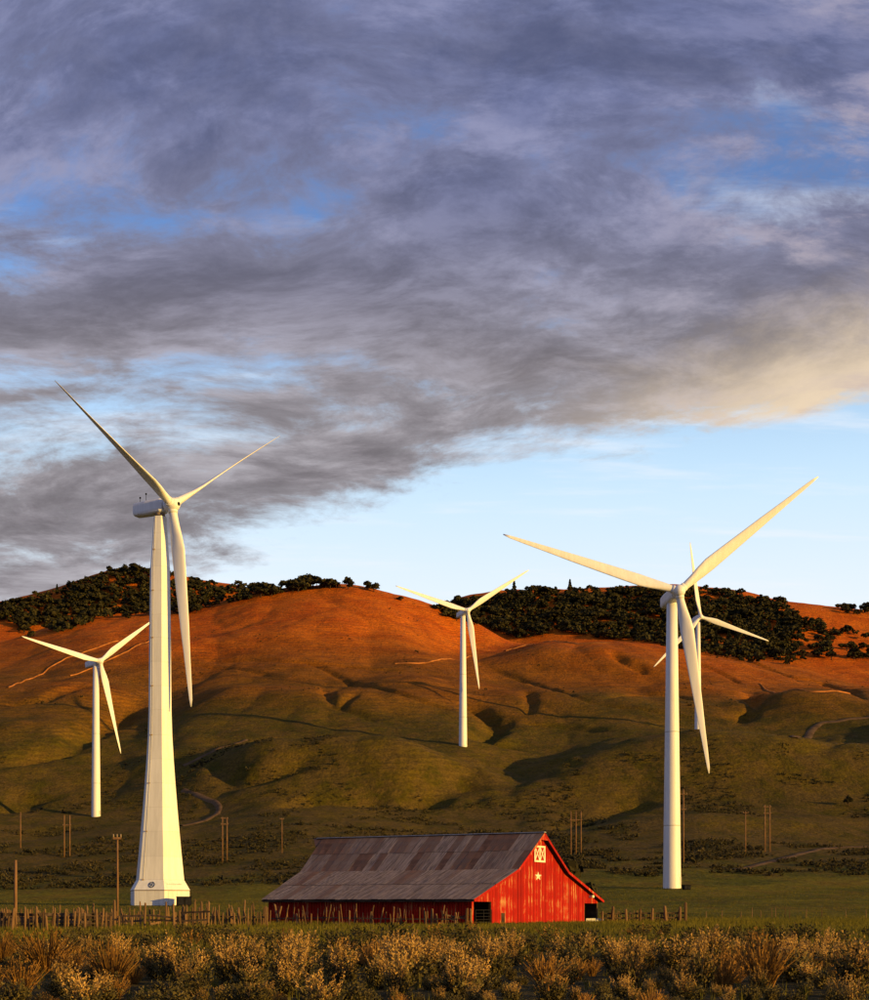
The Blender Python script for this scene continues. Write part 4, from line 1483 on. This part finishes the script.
def scatter(name, protos, pos, scale, rot, mat, squash=None):
    """joins many transformed prototypes into one mesh"""
    VV, FF = [], []
    off = 0
    which = RNG.integers(0, len(protos), len(pos))
    for k_, (pv, pf) in enumerate(protos):
        sel = np.where(which == k_)[0]
        if not len(sel):
            continue
        c_, s_ = np.cos(rot[sel]), np.sin(rot[sel])
        x = pv[None, :, 0] * c_[:, None] - pv[None, :, 1] * s_[:, None]
        y = pv[None, :, 0] * s_[:, None] + pv[None, :, 1] * c_[:, None]
        z = np.repeat(pv[None, :, 2], len(sel), 0)
        sc_ = scale[sel]
        if sc_.ndim == 1:
            sc_ = np.stack([sc_, sc_], 1)
        V = np.stack([x * sc_[:, 0:1], y * sc_[:, 0:1], z * sc_[:, 1:2]], -1) + pos[sel][:, None, :]
        f_ = pf[None] + (np.arange(len(sel)) * len(pv))[:, None, None] + off
        VV.append(V.reshape(-1, 3)); FF.append(f_.reshape(-1, pf.shape[1]))
        off += V.shape[0] * V.shape[1]
    me = np_mesh(name, np.concatenate(VV), [np.concatenate(FF)], [mat])
    return link(name, me)


def inside(poly, x, y):
    c_ = False
    n = len(poly)
    for i in range(n):
        x0, y0 = poly[i]; x1, y1 = poly[(i + 1) % n]
        if (y0 > y) != (y1 > y) and x < (x1 - x0) * (y - y0) / (y1 - y0) + x0:
            c_ = not c_
    return c_


# ------------------------------------------------------------------ trees
gO = np.random.default_rng(101)
OAKS = [oak_crown(gO, gO.integers(7, 12), 560, 0.085) for _ in range(6)]
CONS = [conifer_crown(gO) for _ in range(3)]
crown_me = [np_mesh('crown', v_, f_, [M['oak']]) for v_, f_ in OAKS]
cone_me = [np_mesh('crown', v_, f_, [M['conifer']]) for v_, f_ in CONS]


def trunk_mesh(h, limbs):
    mb = MB().tube([(0, 0, -0.10), (0.01, 0, h * 0.5), (0.0, 0.01, h)], [0.045, 0.032, 0.016], 7)
    for k_ in range(limbs):
        a_ = k_ * 2 * PI / max(limbs, 1) + 0.4
        mb.tube([(0, 0, h * 0.45), (math.cos(a_) * .14, math.sin(a_) * .14, h * 0.85), (math.cos(a_) * .27, math.sin(a_) * .27, h * 1.15)], [0.024, 0.016, 0.007], 5)
    return mb.mesh('trunk', M['bark'])


oak_trunk = trunk_mesh(0.5, 4)
cone_trunk = trunk_mesh(0.93, 0)
rt_ = random.Random(77)


def tree(loc, h, label, group, conifer=False, wide=1.0):
    r_ = empty('conifer_tree' if conifer else 'oak_tree', loc, rt_.uniform(0, 6.28))
    tag(r_, label, 'tree', group)
    w_ = h * wide
    r_.scale = (w_, w_, h)
    link('crown', rt_.choice(cone_me if conifer else crown_me), r_)
    link('trunk', cone_trunk if conifer else oak_trunk, r_)
    return r_


def fill(poly, n, mind, seed):
    rg = random.Random(seed)
    xs = [p_[0] for p_ in poly]; ys_ = [p_[1] for p_ in poly]
    out = []
    tries = 0
    while len(out) < n and tries < n * 60:
        tries += 1
        x = rg.uniform(min(xs), max(xs)); y = rg.uniform(min(ys_), max(ys_))
        if not inside(poly, x, y):
            continue
        if any(abs(x - a) < mind and abs(y - b) < mind * 0.55 for a, b in out):
            continue
        out.append((x, y))
    return out


def tree_label(g, h, wd_, con, place):
    px = HX + F * g[0] / g[1]; py = HY - F * (g[2] - CZ) / g[1]
    hp = h * F / g[1]
    look = 'pointed conifer' if con else ('broad oak' if wd_ > 1.32 else 'narrow oak' if wd_ < 1.1 else 'round oak')
    look = ('tall ' if hp > 11.5 else 'small ' if hp < 9.3 else 'dark ') + look
    if 'left ridge' in place:
        crest = np.interp(px, [-10, 60, 112, 150, 200, 262], [608, 592, 572, 572, 583, 590])
        foot = np.interp(px, [-10, 30, 60, 100, 150, 262], [620, 640, 634, 622, 617, 595])
        side = 'at the left wood far edge' if px < 50 else 'above the far left turbine' if px < 115 else 'left of the six sided tower' if px < 158 else 'just right of the six sided tower' if px < 205 else 'at the right end of the left wood'
    elif 'right ridge' in place:
        crest = np.interp(px, [430, 450, 500, 640, 700, 745, 785, 800], [614, 604, 596, 591, 591, 597, 608, 622])
        foot = np.interp(px, [445, 480, 520, 560, 650, 725, 770, 800], [618, 628, 640, 634, 644, 660, 666, 650])
        side = 'at the left end of the right wood' if px < 490 else 'right of the middle turbine' if px < 545 else 'under the right turbine left blade' if px < 610 else 'left of the right tower' if px < 665 else 'between the two right towers' if px < 700 else 'right of the smallest turbine' if px < 745 else 'at the right end of the right wood'
    elif 'copse' in place:
        return f'{look} in the hilltop copse, ' + ('its left end' if px < 282 else 'its middle' if px < 310 else 'its right end')
    else:
        return f'{look} {place}'
    f_ = (py - crest) / max(foot - crest, 1)
    row = 'on the skyline' if f_ < 0.22 else 'high on the slope' if f_ < 0.5 else 'low on the slope' if f_ < 0.8 else 'at the wood foot'
    return f'{look} {row}, {side}'


WL = [(-10, 608), (28, 602), (60, 592), (90, 580), (112, 572), (150, 572), (200, 583), (235, 590), (262, 590), (250, 600), (200, 613), (150, 617), (100, 622), (60, 634), (30, 640), (14, 624), (-10, 618)]
CD = [(254, 596), (262, 586), (300, 585), (332, 586), (338, 589), (300, 592), (262, 598)]
WR = [(430, 614), (450, 604), (500, 596), (560, 594), (640, 591), (700, 591), (745, 597), (785, 608), (800, 622), (796, 650), (770, 666), (725, 660), (650, 644), (560, 634), (520, 640), (480, 628), (445, 618)]
PR = [(765, 640), (800, 624), (830, 628), (872, 638), (872, 660), (820, 660), (770, 668)]
CR = [(834, 609), (872, 612), (872, 617), (840, 614)]
trees_xy = []
placed = 0
for poly, n, md, seed, place, cfrac in ((WL, 88, 5.5, 1, 'on the left ridge', 0.03), (CD, 22, 3.2, 2, 'in the copse on the orange hilltop', 0.0), (WR, 152, 5.5, 3, 'in the wood on the right ridge', 0.14), (PR, 26, 6.0, 4, 'in the thicket on the far right slope', 0.0), (CR, 7, 4.0, 5, 'on the skyline at the far right', 0.0)):
    for g in spots(fill(poly, n, md, seed)):
        g = Vector(g)
        con = rt_.random() < cfrac
        h = (rt_.uniform(14, 22) if con else rt_.uniform(10, 16.5)) * (1.15 if 'copse' in place else rt_.choice([0.7, 0.9, 1.0, 1.15])) * g.y / 1900
        kind = 'pointed dark conifer' if con else 'round dark oak'
        wd_ = rt_.uniform(0.8, 1.1) if con else rt_.uniform(0.95, 1.5)
        lab = tree_label(g, h, wd_, con, place)
        tree(g - Vector((0, 0, 0.3)), h, lab, lab, con, wd_)
for px, py, hpx, wide, con, label in (
        (348, 589, 13, 0.9, False, 'upright oak standing alone right of the hilltop copse'), (368, 590, 11, 1.3, False, 'broad oak on the skyline, rightmost on the orange hilltop'),
        (374, 592, 10, 1.2, False, 'oak leaning into the broad skyline oak on the orange hilltop'),
        (401, 601, 5, 1.8, False, 'low dark bush on the skyline left of the middle turbine'), (57, 594, 10, 0.9, True, 'tallest spiky conifer on the left skyline above the far left rotor'),
        (85, 584, 8.5, 0.9, True, 'shorter pointed conifer on the skyline left of the six sided tower'), (570, 591, 12, 0.9, True, 'tallest conifer above the right wood, left of the right turbine'),
        (778, 606, 13, 1.1, False, 'tall round oak on the skyline at the right end of the wood'), (740, 596, 10, 1.1, False, 'oak on the skyline left of the bare orange knoll'),
        (848, 806, 12, 0.9, False, 'lone dark bush in the right valley'), (690, 706, 3, 1.6, False, 'tiny dark bush on the slope behind the right tower')):
    g = spot(px, py)
    tree(g - Vector((0, 0, 0.3)), hpx * g.y / F, label, None, con, wide)
g = at_col(581, 186)
tree(g, 6.0, 'dark leafy tree hugging the back of the barn roof', None, False, 1.0)
g = at_col(573, 182)
tree(g, 7.4, 'dark leafy tree peeping over the barn roof beside its peak', None, False, 0.8)
# the rest of the woods, between the trees one can tell apart
UND = [oak_crown(gO, 7, 170, 0.15) for _ in range(5)]
pts = [q_ for q_ in fill(WL, 620, 1.2, 11) + fill(WR, 1500, 1.2, 12) if pnoise(np.array([q_[0] / 28 + 2.0]), np.array([q_[1] / 9 + 1.0]))[0] > -0.25] + fill(PR, 70, 2.4, 13) + fill(CD, 26, 2, 14)
pp = spots(pts)
hh_ = RNG.uniform(4.5, 12.5, len(pp))
wood = scatter('woodland', UND, pp, np.stack([hh_ * RNG.uniform(0.9, 1.4, len(pp)), hh_], 1), RNG.uniform(0, 6.28, len(pp)), M['oak'])
tag(wood, 'dark undergrowth filling the woods on both ridges', 'woodland', kind='stuff')

# ------------------------------------------------------------------ scrub on the benches
SCR = [sage_proto(np.random.default_rng(300 + k_), 8, 4, 0.16, 1.1, 1.0) for k_ in range(4)]


def band(n, y0, y1, c0, c1, thr, wl):
    Y_ = RNG.uniform(y0, y1, n * 6)
    c_ = RNG.uniform(c0, c1, n * 6)
    X_ = (c_ - HX) / F * Y_
    k_ = pnoise(X_ / wl + 11, Y_ / (wl * 1.4)) + 0.5 * pnoise(X_ / wl * 2.7, Y_ / wl * 2.2 + 5) > thr
    X_, Y_ = X_[k_][:n], Y_[k_][:n]
    return np.stack([X_, Y_], 1)


b_ = np.concatenate([band(4200, 470, 660, -40, 640, -0.05, 30), band(1700, 455, 600, 560, 910, 0.0, 30), band(500, 800, 900, 190, 340, 0.0, 25), band(700, 640, 800, 260, 560, 0.12, 35), band(900, 700, 860, 560, 900, 0.15, 40), band(700, 700, 900, -30, 200, 0.15, 40), band(500, 1000, 1500, -30, 900, 0.3, 60)])
pos_ = np.column_stack([b_, H(b_[:, 0], b_[:, 1]) - 0.1])
sz_ = RNG.uniform(0.5, 1.5, len(pos_)) * np.where(RNG.random(len(pos_)) < 0.1, 1.6, 1.0)
scrub = scatter('hillside_scrub', SCR, pos_, np.stack([sz_ * 1.5, sz_], 1), RNG.uniform(0, 6.28, len(pos_)), M['scrub'])
tag(scrub, 'dark low scrub dotted over the benches below the hills', 'scrub', kind='stuff')

# ------------------------------------------------------------------ field grass
TUFT = [tuft_proto(np.random.default_rng(400 + k_)) for k_ in range(6)]


def grass_pts(n, y0, y1):
    Y_ = np.sqrt(RNG.uniform(y0 ** 2, y1 ** 2, n))
    u_ = RNG.uniform(-0.34, 0.34, n)
    X_ = u_ * Y_
    loc_ = np.stack([X_ - BX, Y_ - BY], 1)
    lx = loc_[:, 0] * math.sin(AL) + loc_[:, 1] * math.cos(AL)
    ly = -loc_[:, 0] * math.cos(AL) + loc_[:, 1] * math.sin(AL)
    ok = ~((lx > -0.1) & (lx < BW + 0.2) & (ly > -0.1) & (ly < 26.5))
    return X_[ok], Y_[ok]


GX, GY = [], []
for n, y0, y1 in ((700, 20, 45), (11000, 45, 100), (34000, 100, 200), (24000, 200, 420)):
    a_, b2 = grass_pts(n, y0, y1)
    GX.append(a_); GY.append(b2)
GX = np.concatenate(GX); GY = np.concatenate(GY)
gh = RNG.uniform(0.14, 0.34, len(GX)) * (0.75 + 0.6 * np.clip(pnoise(GX / 9, GY / 14) + 0.5, 0, 1.4)) * np.where(GY > 100, 1.15, 0.85)
grass = scatter('field_grass', TUFT, np.column_stack([GX, GY, H(GX, GY) - 0.02]), np.stack([gh * 0.9, gh], 1), RNG.uniform(0, 6.28, len(GX)), M['grass'])
tag(grass, 'short green grass over the flat field round the barn', 'grass', kind='stuff')

# ------------------------------------------------------------------ sagebrush in the foreground
gS = np.random.default_rng(500)
SAGE = [sage_proto(gS, 70, 17, 0.034, gS.uniform(0.8, 1.15), 0.8) for _ in range(6)]
PLUME = [plume_proto(gS, gS.integers(14, 34), 28, 0.030, gS.uniform(0.45, 0.75)) for _ in range(7)]
plume_me = [np_mesh('flower_stalks', v_, f_, [M['plume']]) for v_, f_ in PLUME]
BUN = [bunch_proto(gS, 200, gS.uniform(0.5, 0.8)) for _ in range(4)]
sage_me = [np_mesh('foliage', v_, f_, [M['sage']]) for v_, f_ in SAGE]
bun_me = [np_mesh('stems', v_, f_, [M['rabbit']]) for v_, f_ in BUN]
stem_b = MB()
for k_ in range(7):
    a_ = k_ * 0.9
    stem_b.tube([(0, 0, -0.06), (math.cos(a_) * .12, math.sin(a_) * .12, .25), (math.cos(a_) * .22, math.sin(a_) * .22, .6)], [0.022, 0.016, 0.006], 5)
stem_me = stem_b.mesh('stems', M['bark'])


def bush(x, y, h, wide, dry, label, group, mi=None, plumes=0.58):
    r_ = empty('bunchgrass' if dry else 'sagebrush', (x, y, Hs(x, y) - 0.03), rt_.uniform(0, 6.28))
    tag(r_, label, 'bunchgrass' if dry else 'sagebrush', group)
    r_.scale = (h * wide, h * wide, h)
    if dry:
        link('stems', bun_me[mi] if mi is not None else rt_.choice(bun_me), r_)
    else:
        link('foliage', sage_me[mi] if mi is not None else rt_.choice(sage_me), r_)
        if rt_.random() < plumes:
            link('flower_stalks', rt_.choice(plume_me), r_)['kind'] = 'stuff'
        link('woody_stems', stem_me, r_)
    return r_


heroes = [  # column, distance, height, width, dry, label
    (632, 29.5, 1.12, 0.75, False, 'tallest sunlit sagebrush with pointed plumes, right of centre at the bottom'),
    (700, 29.0, 1.00, 0.80, False, 'sunlit sagebrush just right of the tallest one at the bottom'),
    (112, 30.0, 1.02, 1.0, True, 'big golden fan of dry bunchgrass at the bottom left'),
    (170, 33.0, 0.95, 1.1, False, 'wide sunlit sagebrush right of the big golden bunchgrass'),
    (232, 30.5, 0.98, 0.9, False, 'sunlit sagebrush at the bottom below the dense picket fence'),
    (285, 30.0, 0.92, 1.0, False, 'round sagebrush at the bottom below the left end of the barn'),
    (20, 28.5, 0.72, 1.2, True, 'dry bunchgrass in the bottom left corner'),
    (545, 31.5, 0.72, 1.3, True, 'low golden bunchgrass at the bottom below the barn gable'),
    (478, 29.0, 0.70, 1.2, False, 'low sagebrush at the bottom below the barn corner'),
    (380, 30.0, 0.70, 1.2, False, 'low sagebrush at the bottom below the middle of the barn roof'),
    (790, 33.0, 0.95, 1.3, False, 'dark broad sagebrush near the bottom right corner'),
    (850, 29.5, 0.75, 1.1, True, 'golden bunchgrass in the bottom right corner')]
taken = []
for c_, Y_, h_, w_, dry, lab in heroes:
    x_ = (c_ - HX) / F * Y_
    bush(x_, Y_, h_, w_, dry, lab, None, None, 0.0 if 'dark' in lab else 1.0)
    taken.append((x_, Y_, 0.55))
rs = random.Random(55)
n_ind = 0
rest = []
for i in range(7000):
    Y_ = rs.uniform(24.5, 27.5) if i > 6400 else math.sqrt(rs.uniform(22.5 ** 2, 90 ** 2))
    x_ = rs.uniform(-0.315, 0.315) * Y_
    dens = float(pnoise(np.array([x_ / 5.0]), np.array([Y_ / 7.0]))[0])
    if dens < -0.24 + max(0.0, Y_ - 42) / 75 and Y_ > 28:
        continue
    rad_ = rs.uniform(0.32, 0.5) if i > 6400 else rs.choice([rs.uniform(0.45, 0.7), rs.uniform(0.75, 1.15)])
    if any((x_ - a) ** 2 + (Y_ - b) ** 2 < (rad_ + c) ** 2 * 0.46 for a, b, c in taken):
        continue
    taken.append((x_, Y_, rad_))
    h_ = (0.34 + 0.62 * (rad_ - 0.45) / 0.6 + rs.uniform(-0.08, 0.14)) * (1.1 if dens > 0.1 else 0.95)
    if Y_ < 26:
        h_ *= 0.8
    dry = rs.random() < 0.09
    rest.append((Y_, x_, max(h_ * 0.9, 0.26), rs.uniform(1.0, 1.5), dry))
rest.sort()
far = []
for Y_, x_, h_, w_, dry in rest:
    if n_ind < 286 and abs(x_) < 0.30 * Y_:
        px = HX + F * x_ / Y_
        spots_ = [(60, 'below the plank fence'), (130, 'below the crossarm pole'), (190, 'below the six sided tower'), (262, 'below the dense picket fence'), (330, 'below the left barn end'), (400, 'below the mid barn side'), (470, 'below the barn corner'), (540, 'below the barn gable'), (605, 'below the right gable end'), (665, 'below the right fence'), (720, 'below the right turbine'), (790, 'below the right field'), (2000, 'near the right edge')]
        side = next(q_ for a_, q_ in spots_ if px < a_)
        row = 'at the bottom edge' if Y_ < 27.5 else 'in the second row' if Y_ < 32 else 'halfway back' if Y_ < 38 else 'in the back row'
        size = 'tall' if h_ > 0.72 else 'low' if h_ < 0.48 else 'middling'
        lab = f'{size} ' + ('golden bunchgrass ' if dry else 'grey sagebrush ') + f'{row}, {side}'
        bush(x_, Y_, h_, w_, dry, lab, lab, None, 0.9 if h_ > 0.7 else 0.35)
        n_ind += 1
    else:
        far.append((x_, Y_, h_, w_, dry))
gF = np.random.default_rng(600)
SAGEF = [sage_proto(gF, 24, 8, 0.06, 1.0, 0.95) for _ in range(5)]
PLF = [plume_proto(gF, 14, 8, 0.06, 0.9) for _ in range(4)]
for dry, nm, lab, mat in ((False, 'sagebrush_flat', 'grey green sagebrush beyond the nearest bushes', 'sage'), (True, 'bunchgrass_flat', 'dry golden bunchgrass beyond the nearest bushes', 'rabbit')):
    f_ = [q_ for q_ in far if q_[4] == dry]
    P_ = np.array([(q_[0], q_[1], 0) for q_ in f_]); P_[:, 2] = H(P_[:, 0], P_[:, 1]) - 0.03
    hs = np.array([q_[2] for q_ in f_]); ws = np.array([q_[3] for q_ in f_])
    o_ = scatter(nm, PLF if dry else SAGEF, P_, np.stack([hs * ws, hs], 1), RNG.uniform(0, 6.28, len(f_)), M[mat])
    tag(o_, lab, 'sagebrush' if not dry else 'bunchgrass', kind='stuff')
print('trees/bushes', len([o for o in bpy.data.objects if o.get('category') == 'tree']), n_ind, len(far))
